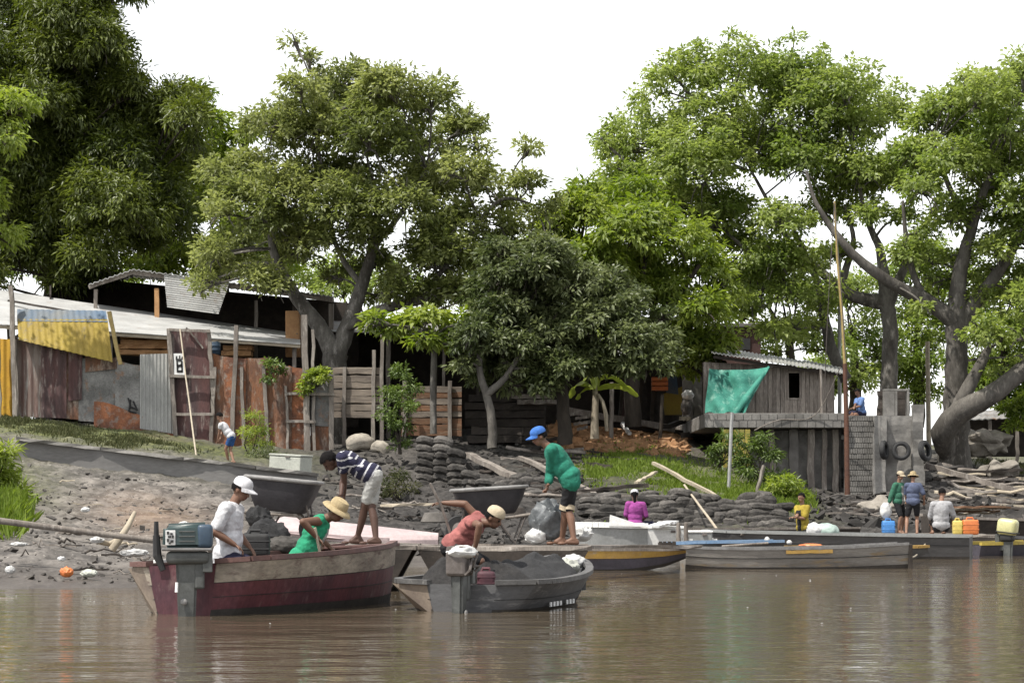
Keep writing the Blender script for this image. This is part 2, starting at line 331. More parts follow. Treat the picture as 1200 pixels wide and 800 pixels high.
def make_ground():
    us = np.concatenate([np.arange(-900, -60, 40), np.arange(-60, 1262, 3.0), np.arange(1270, 2100, 40)])
    ds = np.concatenate([np.arange(17, 32, 1.5), np.arange(32, 104, .22), np.arange(104, 160, 2.5), [180, 220, 300, 450, 700, 1200, 2500, 4000]])
    U, D = np.meshgrid(us, ds); X = (U-600)*D/FPX
    Z = terrain(U.ravel(), D.ravel()).reshape(U.shape)
    n = fbm(X*1.1, D*.9, 3, 5)-.47; n2 = fbm(X*4.5, D*2.6, 9, 3)-.43
    amp = np.clip((Z+.05)/.35, .05, 1)*np.clip((D-30)/6, 0, 1)
    Z = Z + (n*.26 + n2*.16)*amp*np.where(D > 110, .3, 1)
    V = np.stack([X, D, Z], -1).reshape(-1, 3); nu = len(us); nd = len(ds)
    i = np.arange(nu-1)[None] + np.arange(nd-1)[:, None]*nu
    Fq = np.stack([i, i+1, i+nu+1, i+nu], -1).reshape(-1, 4)
    me = bpy.data.meshes.new('bank'); me.vertices.add(len(V)); me.vertices.foreach_set('co', V.ravel())
    me.loops.add(Fq.size); me.loops.foreach_set('vertex_index', Fq.ravel().astype(np.int32))
    me.polygons.add(len(Fq)); me.polygons.foreach_set('loop_start', (np.arange(len(Fq))*4).astype(np.int32))
    me.polygons.foreach_set('loop_total', np.full(len(Fq), 4, np.int32)); me.polygons.foreach_set('use_smooth', np.ones(len(Fq), bool))
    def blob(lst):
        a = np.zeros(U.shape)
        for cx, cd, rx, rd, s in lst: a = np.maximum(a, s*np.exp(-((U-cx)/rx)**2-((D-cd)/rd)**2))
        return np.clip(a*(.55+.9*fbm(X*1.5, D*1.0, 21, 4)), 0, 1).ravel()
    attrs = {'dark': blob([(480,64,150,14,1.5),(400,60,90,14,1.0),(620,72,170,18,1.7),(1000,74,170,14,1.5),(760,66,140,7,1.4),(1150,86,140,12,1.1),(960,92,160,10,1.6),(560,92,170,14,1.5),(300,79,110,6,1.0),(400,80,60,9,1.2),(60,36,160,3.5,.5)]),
             'orange': blob([(720,93,60,4.5,1.3),(660,91,30,4,1.0),(780,97,60,3,.8),(130,81,60,2.5,.8),(180,56,70,6,.30)]),
             'green': blob([(60,80,170,7,1.4),(220,78,120,6,.9),(20,62,50,8,.6),(790,80,100,6,1.0),(880,76,70,6,1.1),(1200,100,70,5,1.0),(720,120,3000,14,.6)]),
             'wet': np.clip(1-(Z.ravel()+.02)/.32, 0, 1)}
    me.update(calc_edges=True)
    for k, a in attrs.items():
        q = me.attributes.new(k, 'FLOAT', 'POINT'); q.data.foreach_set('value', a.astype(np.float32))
    m = bpy.data.materials.new('muddy_bank'); m.use_nodes = True; nn = m.node_tree.nodes; l = m.node_tree.links; b = nn['Principled BSDF']
    tc = nn.new('ShaderNodeTexCoord'); mp = nn.new('ShaderNodeMapping'); mp.inputs['Scale'].default_value = (1, .45, 1.6); l.new(tc.outputs['Object'], mp.inputs[0])
    def nz(s, det=8, ro=.65):
        t = nn.new('ShaderNodeTexNoise'); t.inputs['Scale'].default_value = s; t.inputs['Detail'].default_value = det; t.inputs['Roughness'].default_value = ro
        l.new(mp.outputs[0], t.inputs['Vector']); return t.outputs['Fac']
    def ramp(f, a, c, pa, pc):
        r = nn.new('ShaderNodeValToRGB'); l.new(f, r.inputs[0]); r.color_ramp.elements[0].position = pa; r.color_ramp.elements[0].color = L(a)
        r.color_ramp.elements[1].position = pc; r.color_ramp.elements[1].color = L(c); return r.outputs[0]
    def mix(f, a, c):
        x = nn.new('ShaderNodeMix'); x.data_type = 'RGBA'; l.new(f, x.inputs[0])
        for s, k in ((a, 6), (c, 7)):
            if isinstance(s, tuple): x.inputs[k].default_value = L(s)
            else: l.new(s, x.inputs[k])
        return x.outputs[2]
    def A(k):
        a = nn.new('ShaderNodeAttribute'); a.attribute_name = k; return a.outputs['Fac']
    base = ramp(nz(1.3), (.072,.066,.060), (.225,.205,.185), .36, .64)
    base = mix(ramp(nz(2.2), (0,0,0), (.9,.9,.9), .49, .60), base, (.075,.069,.064))
    base = mix(ramp(nz(6), (0,0,0), (1,1,1), .54, .66), base, (.060,.054,.049))
    base = mix(ramp(nz(9, 4), (0,0,0), (.9,.9,.9), .62, .70), base, (.36,.33,.295))
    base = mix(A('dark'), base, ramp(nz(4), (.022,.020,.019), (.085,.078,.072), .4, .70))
    base = mix(A('orange'), base, ramp(nz(3), (.23,.12,.06), (.40,.26,.15), .4, .62))
    base = mix(A('green'), base, ramp(nz(5), (.05,.06,.025), (.13,.14,.05), .4, .62))
    mul = nn.new('ShaderNodeMath'); mul.operation = 'MULTIPLY'; mul.inputs[1].default_value = .75; l.new(A('wet'), mul.inputs[0])
    base = mix(mul.outputs[0], base, (.075,.062,.052))
    l.new(base, b.inputs['Base Color'])
    rr = nn.new('ShaderNodeMapRange'); l.new(A('wet'), rr.inputs[0]); rr.inputs[3].default_value = .9; rr.inputs[4].default_value = .45; l.new(rr.outputs[0], b.inputs['Roughness'])
    b.inputs['Specular IOR Level'].default_value = .25
    bp = nn.new('ShaderNodeBump'); bp.inputs['Strength'].default_value = .8; bp.inputs['Distance'].default_value = .08; l.new(nz(7, 10, .7), bp.inputs['Height']); l.new(bp.outputs[0], b.inputs['Normal'])
    me.materials.append(m)
    tag(link('bank', me), kind='structure')
make_ground()
def make_water():
    mb = MB(); mb.add([(-900,-60,0),(900,-60,0),(900,200,0),(-900,200,0)], [(0,1,2,3)])
    m = bpy.data.materials.new('brown_river_water'); m.use_nodes = True; nn = m.node_tree.nodes; l = m.node_tree.links; b = nn['Principled BSDF']
    b.inputs['Base Color'].default_value = (.100,.078,.052,1); b.inputs['Roughness'].default_value = .04; b.inputs['IOR'].default_value = 1.33
    tc = nn.new('ShaderNodeTexCoord'); hsum = None
    for sc, wgt, st, rot in ((.35, .9, (.8,1.2,1), .3), (1.3, .45, (.8,1.4,1), .08), (5.0, .15, (.8,1.1,1), -.2), (14, .04, (.9,1.1,1), .5)):
        mp = nn.new('ShaderNodeMapping'); mp.inputs['Scale'].default_value = st; mp.inputs['Rotation'].default_value = (0,0,rot); l.new(tc.outputs['Object'], mp.inputs[0])
        t = nn.new('ShaderNodeTexNoise'); t.inputs['Scale'].default_value = sc; t.inputs['Detail'].default_value = 2; l.new(mp.outputs[0], t.inputs['Vector'])
        q = nn.new('ShaderNodeMath'); q.operation = 'MULTIPLY'; q.inputs[1].default_value = wgt; l.new(t.outputs['Fac'], q.inputs[0])
        if hsum is None: hsum = q.outputs[0]
        else:
            s = nn.new('ShaderNodeMath'); l.new(hsum, s.inputs[0]); l.new(q.outputs[0], s.inputs[1]); hsum = s.outputs[0]
    bp = nn.new('ShaderNodeBump'); bp.inputs['Strength'].default_value = 1.0; bp.inputs['Distance'].default_value = .042
    l.new(hsum, bp.inputs['Height']); l.new(bp.outputs[0], b.inputs['Normal'])
    mb.build('river_water', m, kind='structure', origin=(0,0,0))
make_water()
# ---------------------------------------------------------------- retaining wall on the left bank
def retaining_wall():
    mb = MB(); N = 40
    rows = []
    for i in range(N+1):
        px = 20 + (370-20)*i/N
        d = 69.4 + .3*math.sin(i*.4)*.2
        top = zo(515 + (557-515)*i/N + random.uniform(-.7,.7), d); bot = zo(537 + (581-537)*i/N, d) - .25
        x = xo(px, d); rows.append([(x, d, bot), (x, d+.45, bot), (x, d+.45, top+.01), (x, d-.03, top)])
    mb.add([p for r in rows for p in r], [(i*4+q, i*4+(q+1)%4, i*4+4+(q+1)%4, i*4+4+q) for i in range(N) for q in range(4)] + [(3,2,1,0), (N*4, N*4+1, N*4+2, N*4+3)])
    w = mb.build('retaining_wall', M['kerb'], label='long low grey retaining wall sloping down across the left bank', cat='wall')
    cp = MB()
    for a, b_ in ((20, 118), (119, 215), (216, 300), (301, 372)):
        f = lambda px: zo(515 + (557-515)*(px-20)/350, 69.4)+.03
        cp.beam((xo(a, 69.4), 69.55, f(a)), (xo(b_, 69.4), 69.55, f(b_)), .62, .09, 6, .006)
    cp.build('coping', M['concrete'], w)
retaining_wall()
# ---------------------------------------------------------------- left compound: shed, roofs, fence
def corr(n, a=.022): return lambda u, v: a*math.sin(u*n*2*math.pi)
def corrv(n, a=.022): return lambda u, v: a*math.sin(v*n*2*math.pi)
def shed():
    t = thing('open_shed', at(250, 490, 92), 'dark open timber shed under a thin sheet roof behind the rusty fence', 'shed')
    b = MB(); b.sheet(at(60,500,99), at(420,500,99), at(420,356,99), at(60,322,99), 30, 2, corr(30,.03), .06); b.build('back_wall', M['wood_dark'], t)  # interior shade put into the colour: dark boards as a backdrop
    b = MB(); b.sheet(at(60,500,92.5), at(60,500,99), at(60,322,99), at(60,345,92.5), 6, 2, None, .06); b.build('side_wall', M['wood_dark'], t)  # same dark boards, shade of the interior in their colour
    r = MB(); r.sheet(at(155,315,91.3), at(390,347,91.3), at(392,352,100.5), at(155,324,100.5), 90, 4, corr(38,.035), .03); r.build('roof', M['tin'], t)
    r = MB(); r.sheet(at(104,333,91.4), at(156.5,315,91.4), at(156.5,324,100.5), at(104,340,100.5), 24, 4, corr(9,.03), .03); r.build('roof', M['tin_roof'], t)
    r = MB(); r.beam(at(156,319,91.6), at(390,351.5,91.6), .08, .15, 8, .006); r.beam(at(104,336.5,91.6), at(156,319,91.6), .08, .13, 4, .006); r.build('fascia', M['wood'], t)
    for px, y0, y1, dd, k in ((112,333,380,91.8,.13),(184,332,375,91.6,.16),(300,346,400,93,.12),(388,350,480,92,.18),(345,350,430,97,.14)):
        p = MB(); p.beam(at(px,y1+40,dd), at(px,y0+6,dd), k, k, 5, .008); p.build('post', M['wood_new'] if px == 184 else M['wood'], t)
    s = MB(); s.sheet(at(196,360,91.3), at(256,368,91.3), at(269,331,91.35), at(192,321,91.35), 4, 70, corrv(15,.018), .012); s.build('hanging_sheet', M['tin_roof'], t)
shed()
def low_roof():
    t = thing('lean_to_roof', at(150, 420, 88), 'long bright sheet metal lean-to roof behind the patched fence', 'roof')
    a, b_, c, d_ = at(-40,377,86), at(352,403,86), at(352,391,93), at(-40,334,93)
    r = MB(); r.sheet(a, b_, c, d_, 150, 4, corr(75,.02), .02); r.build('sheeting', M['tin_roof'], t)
    r = MB(); r.beam(at(-40,380,86.1), at(352,405.5,86.1), .07, .13, 8, .006); r.build('eave_board', M['wood_pale'], t)
    r = MB(); r.beam(at(10,352,90), at(85,366,88), .10, .07, 5, .01); r.build('roof_batten', M['wood_dark'], t)
    for px in (30, 130, 235, 345):
        p = MB(); p.beam(at(px, 505, 86.5), at(px, 387+ (px/352)*17, 86.5), .13, .13, 4, .008); p.build('post', M['wood'], t)
low_roof()
def patched_fence():
    t = thing('patched_fence', g(180, 84), 'rusty patchwork fence of old metal sheets and grey posts on the left bank', 'fence')
    D = 84.0
    def panel(x0, x1, t0, t1, b0, b1, m, n=0, dd=0, jag=0, name='sheet_panel', lab=None, h=False):
        mb = MB(); nu = max(6, n*8)
        ph = random.uniform(0, 9)
        def fn(u, v):
            o = .03*math.sin(u*3.1+ph)*math.cos(v*2+ph)
            if n: o += .02*math.sin((v if h else u)*n*2*math.pi)
            return o
        mb.sheet(at(x0,b0,D+dd), at(x1,b1,D+dd), at(x1,t1,D+dd), at(x0,t0,D+dd), nu, 14, fn, .012)
        if jag:   # torn top edge
            for k, p in enumerate(mb.v):
                row = (k % ((nu+1)*15))//(nu+1)
                if row >= 12: p.z += (mnoise.noise(Vector((p.x*2.3, ph, 0)))*jag)*(row-11)/3
        o = mb.build(name, M[m], t, smooth=True)
        if lab: o['label'] = lab
    panel(-60,-20,400,400,485,486,'tin_grey'); panel(-22,18,395,398,487,488,'yellow_wall', 5, .25, lab='yellow painted sheet at the left end')
    panel(18,50,396,400,488,489,'tin_mix',4,.02,.1); panel(48,78,398,402,489,490,'maroon',3,-.02,.12); panel(74,97,400,405,490,492,'rust',2,.04,.15)
    panel(80,96,402,412,470,468,'maroon',2,-.04,.1)
    panel(92,140,418,424,493,496,'tin_grey',0,.0,.2); panel(100,137,416,420,436,432,'rust',0,-.04,.15)
    panel(135,170,424,428,500,503,'tin_grey',0,-.03,.06,lab='flat dark grey sheet with a scratched drawing')
    panel(110,170,468,484,500,506,'rust_red',0,-.07,.25,lab='orange rusted strip along the fence foot'); panel(165,207,496,503,508,524,'rust_red',0,-.06,.1)
    panel(164,203,415,414,502,508,'tin',9,-.1,lab='bright corrugated sheet')
    panel(198,222,384,386,522,524,'maroon',0,.02,.05); panel(218,246,386,390,524,525,'maroon',0,-.02,.05)
    panel(243,268,415,418,526,527,'rust',0,.02,.1); panel(262,288,418,420,527,528,'rust_red',0,-.03,.08); panel(284,314,420,420,528,530,'rust',0,.02,.06)
    panel(310,342,424,430,531,533,'rust',0,-.02,.08); panel(338,362,428,432,533,535,'rust_red',0,.03,.08); panel(352,362,480,482,535,536,'tin_grey',0,.05)
    panel(364,391,436,438,498,500,'tin_grey',0,.0,.04); panel(364,391,498,500,530,530,'rust',0,.03,.1)
    for x0,y0,x1,y1,w,mm in ((13,335,18,482,.18,'wood'),(-2,392,0,484,.14,'wood'),(18,398,20,490,.13,'wood'),(198,385,207,526,.17,'wood'),(218,384,238,400,.06,'wood'),
        (244,386,250,455,.15,'wood'),(252,430,246,528,.14,'wood'),(277,381,271,528,.17,'wood'),(283,430,286,528,.13,'wood'),(309,428,315,530,.15,'wood'),
        (357,369,361,535,.24,'wood'),(367,386,368,534,.12,'wood'),(388,440,388,532,.15,'wood'),(335,452,338,532,.10,'wood')):
        p = MB(); p.beam(at(x1,y1+8,D-.13), at(x0,y0,D-.13), w, w*.8, 8, .012); p.build('post', M[mm], t)
    for x0,y0,x1,y1 in ((198,440,252,442),(205,485,250,485),(335,461,392,462),(335,493,370,494),(198,386,246,388)):
        p = MB(); p.beam(at(x0,y0,D-.26), at(x1,y1,D-.26), .07, .09, 4, .006); p.build('rail', M['wood'], t)
    s = MB(); s.prism([at(204,441,D-.2), at(217,440,D-.2), at(215,414,D-.2), at(203.5,414,D-.2)], (0,.02,0)); s = s.build('sign_plate', M['white_paint'], t)
    k = MB()
    for x0,y0,x1,y1,w in ((207,417,206.5,421,.045),(210.5,416.5,210.5,420,.04),(214,417.5,213,421,.05),(206.5,421.5,213,422,.09),(207.5,423,208,436,.055),(213,423,213.5,436,.055),
        (207.5,428.5,213.5,428.5,.085),(208,435,214,435,.08),(208,432,213,425,.03)):
        k.beam(at(x0,y0,D-.215), at(x1,y1,D-.215), .012, w, up=Vector((0,1,0))) if False else k.prism([at(x0,y0,D-.212)+Vector(o)*w/2 for o in (((-1,0,0),(1,0,0)) if abs(y1-y0) > abs(x1-x0) else ((0,0,1),(0,0,-1)))] + [at(x1,y1,D-.212)+Vector(o)*w/2 for o in (((1,0,0),(-1,0,0)) if abs(y1-y0) > abs(x1-x0) else ((0,0,-1),(0,0,1)))], (0,.01,0))
    k.build('lettering', M['black'], s)
    k = MB(); q = at(158,478,D-.09)
    for a, b_ in (((150,466),(153,476)),((153,468),(151,482)),((151,476),(161,480)),((156,470),(161,481)),((152,482),(160,484))):
        A_ = at(a[0],a[1],D-.1); B_ = at(b_[0],b_[1],D-.1); k.tube([A_, B_], .03, 5)
    k.build('scratched_drawing', M['black'], t)
patched_fence()
def yellow_panel():
    t = thing('leaning_panel', at(80, 425, 83.4), 'yellow corrugated panel with a blue top strip above the left fence', 'panel')
    p = MB(); p.sheet(at(22,398,83.5), at(132,424,83.5), at(126,374,84), at(20,374,84), 130, 2, corr(15,.012), .012); p.build('yellow_sheet', M['yellow'], t)
    p = MB(); p.sheet(at(20,376,83.95), at(126,377,83.95), at(124,364,84.3), at(20,362,84.3), 130, 2, corr(15,.008), .012); p.build('top_strip', M['blue_sheet'], t)
    p = MB(); p.beam(at(141,427,83.3), at(128,365,83.3), .14, .12, 6, .006); p.build('edge_post', M['mast'], t)
yellow_panel()
def stack(x0, x1, y0, y1, d, n, m, label, group=None, name='plank_stack', dep=.8):
    t = thing(name, at((x0+x1)/2, y1, d), label, 'planks', group)
    for k in range(n):
        y = y1 + (y0-y1)*(k+.5)/n; a = MB(); j = random.uniform(-4, 4); h = abs(y1-y0)/n*d/FPX*.88
        a.beam(at(x0+j, y+random.uniform(-.6,.6), d+dep/2), at(x1+j*.5, y+random.uniform(-.6,.6), d+dep/2), dep, h, 6, .006); a.build('plank', M[m], t)
stack(141, 200, 392, 416, 86.5, 4, 'wood_new', 'fresh brown planks stacked behind the flat grey fence sheet')
stack(262, 296, 405, 418, 86.5, 2, 'wood_new', 'short stack of fresh planks below the blue drum')
def drum(px, py, d, m, label, r=.28, h=.85):
    t = thing('drum', at(px, py, d), label, 'drum'); b = MB()
    b.lathe([(r*.96,0),(r,.02),(r,h*.32),(r*1.03,h*.34),(r,h*.36),(r,h*.66),(r*1.03,h*.68),(r,h*.70),(r,h-.02),(r*.96,h)], at(px,py,d), 20)
    b.build('barrel', M[m], t, smooth=True); c = MB(); c.lathe([(.05,0),(.05,.04)], at(px,py,d)+Vector((.12,0,h)), 10); c.build('bung', M['black'], t)
drum(250, 415, 85.3, 'motor_blue', 'dark blue drum behind the maroon gate panel', .24, .40)
def cabinet(px, y0, y1, w, d, m, label, depth=.5):
    A = at(px, y1, d); h = (y1-y0)*d/FPX; wm = w*d/FPX; t = thing('wooden_cabinet', A, label, 'cabinet')
    b = MB(); b.bbox(A+Vector((0,depth/2,h/2)), (wm,depth,h), .015); b.build('carcass', M[m], t)
    b = MB(); b.bbox(A+Vector((0,-.012,h/2)), (wm*.86,.02,h*.9), .008); o = b.build('door', M[m], t)
    k = MB(); k.ball(A+Vector((wm*.3,-.035,h*.5)), .025); k.build('handle', M['steel'], o)
cabinet(343, 364, 418, 17, 89, 'wood_new', 'tall fresh brown wooden cupboard standing in the dark shed')
def plank_fence():
    t = thing('plank_fence', g(417, 85), 'grey horizontal plank fence right of the patched metal fence', 'fence')
    n = 7
    for k in range(n):
        y = 430 + 60*(k+.5)/n; a = MB(); a.beam(at(390,y+random.uniform(-1,1),85), at(446,y+random.uniform(-1,1),85), .04, 60/n*85/FPX*.86, 6, .006); a.build('board', M['woodh'], t)
    for px, y0 in ((403,430),(437,410),(447,392)):
        p = MB(); p.beam(at(px,530,84.9), at(px+1,y0,84.9), .12, .12, 6, .01); p.build('post', M['wood'], t)
plank_fence()
def plank_wall():
    t = thing('plank_wall', g(508, 86), 'reddish brown plank wall behind the stacked sacks', 'wall')
    n = 8
    for k in range(n):
        y = 452 + 60*(k+.5)/n; a = MB(); a.beam(at(470,y+random.uniform(-1,1),86), at(541,y+random.uniform(-1.5,1.5),86), .05, 60/n*86/FPX*.88, 6, .008); a.build('board', M['wood_red'] if k > 4 else M['wood_red' if k % 2 else 'woodh'], t)
    for px in (474, 527): p = MB(); p.beam(at(px,522,85.85), at(px,446,85.85), .13, .1, 6, .01); p.build('post', M['wood'], t)
plank_wall()
def dark_shed():
    t = thing('dark_shelter', g(520, 97), 'long unlit shelter with thin posts under the small dark trees', 'shed')
    b = MB(); b.sheet(at(392,520,101), at(700,520,101), at(700,392,101), at(392,376,101), 40, 2, corr(40,.03), .06); b.build('back_wall', M['wood_dark'], t)  # near-black boards carry the shade of the interior in their colour
    r = MB(); r.sheet(at(388,388,90.5), at(660,398,90.5), at(700,388,102), at(392,372,102), 90, 3, corr(45,.03), .02); r.build('roof', M['tin_grey'], t)
    for px, w in ((455,.15),(520,.10),(560,.12),(610,.14),(637,.16)): p = MB(); p.beam(at(px,515,91), at(px,392,91), w, w, 6, .01); p.build('post', M['wood_dark' if px > 530 else 'wood'], t)
dark_shed()
# lumber and clutter in the shade
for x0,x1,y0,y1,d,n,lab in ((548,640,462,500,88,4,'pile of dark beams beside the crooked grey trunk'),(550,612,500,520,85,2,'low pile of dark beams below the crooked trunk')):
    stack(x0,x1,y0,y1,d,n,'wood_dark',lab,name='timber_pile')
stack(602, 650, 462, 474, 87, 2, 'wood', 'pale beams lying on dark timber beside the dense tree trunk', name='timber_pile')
# ---------------------------------------------------------------- middle background: stall remains, quay and hut on the right
def back_stall():
    t = thing('board_shack', g(760, 104), 'dark board shack with a maroon door and a yellow panel behind the timbers', 'shack')
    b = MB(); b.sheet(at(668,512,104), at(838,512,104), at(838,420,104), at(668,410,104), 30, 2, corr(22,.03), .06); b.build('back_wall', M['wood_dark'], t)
    b = MB(); b.sheet(at(650,424,99), at(842,424,99), at(842,410,107), at(650,398,107), 60, 2, corr(30,.03), .02); b.build('roof', M['tin_grey'], t)
    b = MB(); b.bbox((xo(736,103), 103.7, zo(470,103)), (16*103/FPX, .06, 64*103/FPX), .01); b.build('door', M['maroon'], t)
    b = MB(); b.prism([at(779,486,102), at(799,486,102), at(801,452,102), at(776,462,102)], (0,.05,0)); b.build('yellow_panel', M['yellow'], t)
    b = MB(); b.prism([at(781,460,101.8), at(795,462,101.8), at(793,440,101.8), at(780,442,101.8)], (0,.05,0)); b.build('blue_panel', M['blue_sheet'], t)
    for px in (750, 765, 728, 700): p = MB(); p.beam(at(px-2,500,101), at(px+3,430,101), .13, .13, 6, .015); p.build('post', M['wood_dark'], t)
    for px, w in ((806,13),(817,10)):
        p = MB(); p.beam(at(px,492,99.5), at(px,440,99.5), w*99.5/FPX, .3, 6, .01); p.build('wall_pillar', M['concrete'], t)
back_stall()
def crate(px, py, d, w, h, dep, m, label, n=3):
    A = at(px,py,d); t = thing('crate', A, label, 'crate'); b = MB()
    b.bbox(A+Vector((0,0,h*.1)), (w,dep,h*.12), .01); b.build('base', M[m], t)
    for k in range(n):
        z = h*(k+.5)/n; s = MB()
        for sy in (-1, 1): s.box(A+Vector((0,sy*dep/2,z)), (w,.02,h/n*.8))
        for sx in (-1, 1): s.box(A+Vector((sx*w/2,0,z)), (.02,dep-.03,h/n*.8))
        s.build('side_slats', M[m], t)
crate(773, 458, 101, .62, .55, .5, 'orange_plastic', 'orange crate perched beside the blue panel of the board shack')
def bag(px, py, d, w, h, dep, m, label, cat='bag', name='plastic_bag', jit=.5, group=None, seed=0):
    b = MB(); A = at(px,py,d); b.ball(Vector((0,0,h*.45)), 1, (w/2, dep/2, h/2), sub=4, jit=.0)
    for p in b.v:
        e = Vector((p.x/w*2, p.y/dep*2, (p.z-h*.45)/h*2))
        n = (.5-abs(mnoise.noise(e*1.1+Vector((px,py,0)))))*.34 + (.35-abs(mnoise.noise(e*2.3+Vector((py,px,3)))))*.20 + mnoise.noise(e*6+Vector((px,0,py)))*.025
        p *= 1 + n*jit*2.2
        if p.z < 0: p.z *= .2
    b.v = [p + A for p in b.v]
    return b.build(name, M[m], smooth=True, label=label, cat=cat, group=group)
bag(806, 468, 99, .42, .34, .35, 'white_cloth', 'white crumpled bag beside the yellow shack panel')
bag(804, 486, 99, .36, .55, .35, 'rock', 'dark bundle below the white bag by the shack panel', 'bundle', 'bundle')
def timber(p0, p1, w, h, m, label, group=None, name='timber_beam', cat='timber', jit=.012):
    b = MB(); b.beam(p0, p1, w, h, 8, jit); return b.build(name, M[m], label=label, cat=cat, group=group)
timber(at(664,481,93), at(790,502,94), .30, .22, 'wood', 'long grey squared timber lying across the top of the bank')
timber(at(690,494,93.5), at(830,512,95), .24, .22, 'wood_dark', 'long dark timber just below the grey squared one')
timber(at(776,500,92), at(832,487,95), .16, .16, 'wood_dark', 'dark beam slanting up towards the green net')
timber(at(800,510,91), at(848,501,93), .16, .18, 'wood_dark', 'short dark beam left of the yellow-green boards')
timber(at(729,496,92), at(738,508,91), .12, .10, 'white_paint', 'short white painted offcut leaning on the dark timber', jit=.004)
timber(at(796,490,93), at(810,491,93), .12, .14, 'wood_pale', 'small pale wooden block on the dark timbers')
for k,(a,b_,c,e) in enumerate(((674,490,690,488),(672,497,692,494),(676,503,689,500),(668,486,684,482))):
    timber(at(a,b_,90.5), at(c,e,90.5), .10, .10, 'wood', 'short grey offcut in the small heap left of the banana stem', 'short grey offcuts')
def post(px0,py0,px1,py1,d,w,m,label,d1=None,cat='post',name='post',n=8,taper=.85,group=None):
    b = MB(); p0 = at(px0,py0,d); p1 = at(px1,py1,d1 or d); k = 7
    pts = [p0.lerp(p1, i/k) + Vector((random.gauss(0,w*.06),random.gauss(0,w*.06),0)) for i in range(k+1)]
    b.tube(pts, [w/2*(1+(taper-1)*i/k) for i in range(k+1)], n); return b.build(name, M[m], smooth=True, label=label, cat=cat, group=group)
post(773,534,776,462,90,.14,'bark_dark','slim dark post in the orange earth below the orange crate')
post(716,515,717,448,91,.17,'wood','grey wooden post right of the banana plant')
post(853,592,858,483,75,.10,'galv_pipe','pale metal pipe rising from the grass to the quay edge', cat='pipe', name='metal_pipe', taper=1)
post(884,590,895,545,76,.13,'wood','grey leaning post right of the pale metal pipe')
# quay: stilt-borne slab on the left, masonry wall on the right
def quay():
    t = thing('quay', at(960, 560, 86), 'grey masonry quay and stilt platform holding the board hut', 'quay')
    b = MB(); z1 = zo(484,84); z0 = zo(501,84)
    b.bbox(((xo(826,84)+xo(991,84))/2, 91.5, (z0+z1)/2), (xo(991,84)-xo(826,84), 15, z1-z0), .03)
    nb = 16
    for r in range(2):
        for k in range(nb):
            xa = xo(826,84)+(xo(991,84)-xo(826,84))*(k+(.5 if r else 0))/(nb+.5); wv = (xo(991,84)-xo(826,84))/(nb+.5); b.box((xa+wv/2, 83.99+random.uniform(-.012,.012), z0+(z1-z0)*(r+.5)/2), (wv-.02, .05, (z1-z0)/2-.025))
    b.build('slab', M['concrete'], t)
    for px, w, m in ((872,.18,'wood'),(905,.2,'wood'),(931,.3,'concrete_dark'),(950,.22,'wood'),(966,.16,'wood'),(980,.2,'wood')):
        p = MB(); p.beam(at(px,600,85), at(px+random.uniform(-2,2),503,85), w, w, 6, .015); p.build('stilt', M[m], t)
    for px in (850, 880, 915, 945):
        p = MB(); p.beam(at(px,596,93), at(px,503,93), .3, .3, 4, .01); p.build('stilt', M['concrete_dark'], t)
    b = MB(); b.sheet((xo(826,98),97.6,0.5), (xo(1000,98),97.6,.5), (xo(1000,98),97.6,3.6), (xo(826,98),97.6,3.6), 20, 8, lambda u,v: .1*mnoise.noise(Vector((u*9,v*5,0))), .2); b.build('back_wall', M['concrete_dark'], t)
    b = MB(); zt = zo(487,84.5)   # brick face
    rows = 17
    for r in range(rows):
        za = -.0+1.0 + (zt-1.0)*r/rows; zb = 1.0 + (zt-1.0)*(r+1)/rows; n = 12
        for k in range(n):
            xa = xo(992,84)+(xo(1026,84)-xo(992,84))*(k-(r%2)*.5)/n; xb = xa+(xo(1026,84)-xo(992,84))/n
            xa = max(xa, xo(992,84)); b.box(((xa+xb)/2, 84.4+random.uniform(-.012,.012), (za+zb)/2), (xb-xa-.012, .3, zb-za-.02))
    b.box(((xo(992,84)+xo(1026,84))/2, 84.55, (zt+1)/2), (xo(1026,84)-xo(992,84), .3, zt-1.0)); b.build('brick_face', M['concrete'], t)
    b = MB(); b.sheet((xo(878,84),85.25,.9), (xo(992,84)-.01,85.25,.9), (xo(992,84)-.01,85.25,zo(503,84)), (xo(878,84),85.25,zo(503,84)), 40, 24, lambda u,v: .10*mnoise.noise(Vector((u*11,v*6,3)))+.03*mnoise.noise(Vector((u*40,v*22,3))), .3); b.build('wall_panel', M['concrete'], t, smooth=True)
    b = MB(); b.beam(at(1030,600,84.1), at(1031,487,84.1), .26, .4, 8, .01); b.build('buttress', M['concrete'], t)
    b = MB(); b.sheet(at(1034,600,84.3), at(1080,585,84.3), at(1080,487,84.3), at(1034,487,84.3), 20, 20, lambda u,v: .06*mnoise.noise(Vector((u*4,v*7,3))), .4); b.build('wall_panel', M['concrete'], t)
    b = MB(); b.beam(at(1075,596,84.15), at(1074.5,474,84.15), 16*84/FPX, .35, 12, .02); b.build('end_pier', M['concrete'], t)
    b = MB(); b.beam(at(1047,489,87.2), at(1047,458,87.2), 36*87/FPX, .25, 6, .01); b.build('opening_shade_panel', M['wood_dark'], t)  # dark panel added so the parapet opening reads as a shaded doorway
    b = MB(); b.bbox(((xo(962,84)+xo(1082,84))/2, 92.2, zt-.12), (xo(1082,84)-xo(962,84), 15, .22), .02); b.build('slab', M['concrete'], t)
    b = MB()
    for x0,x1,y0,y1 in ((1036,1049,458,487),(1049.2,1052,458,487),(1063,1066,458,487),(1036,1066,455.5,458)): b.bbox((xo((x0+x1)/2,85), 85.2, zo((y0+y1)/2,85)), ((x1-x0)*85/FPX-.004, .3, (y1-y0)*85/FPX-.004), .01)
    b.build('parapet_wall', M['concrete'], t)
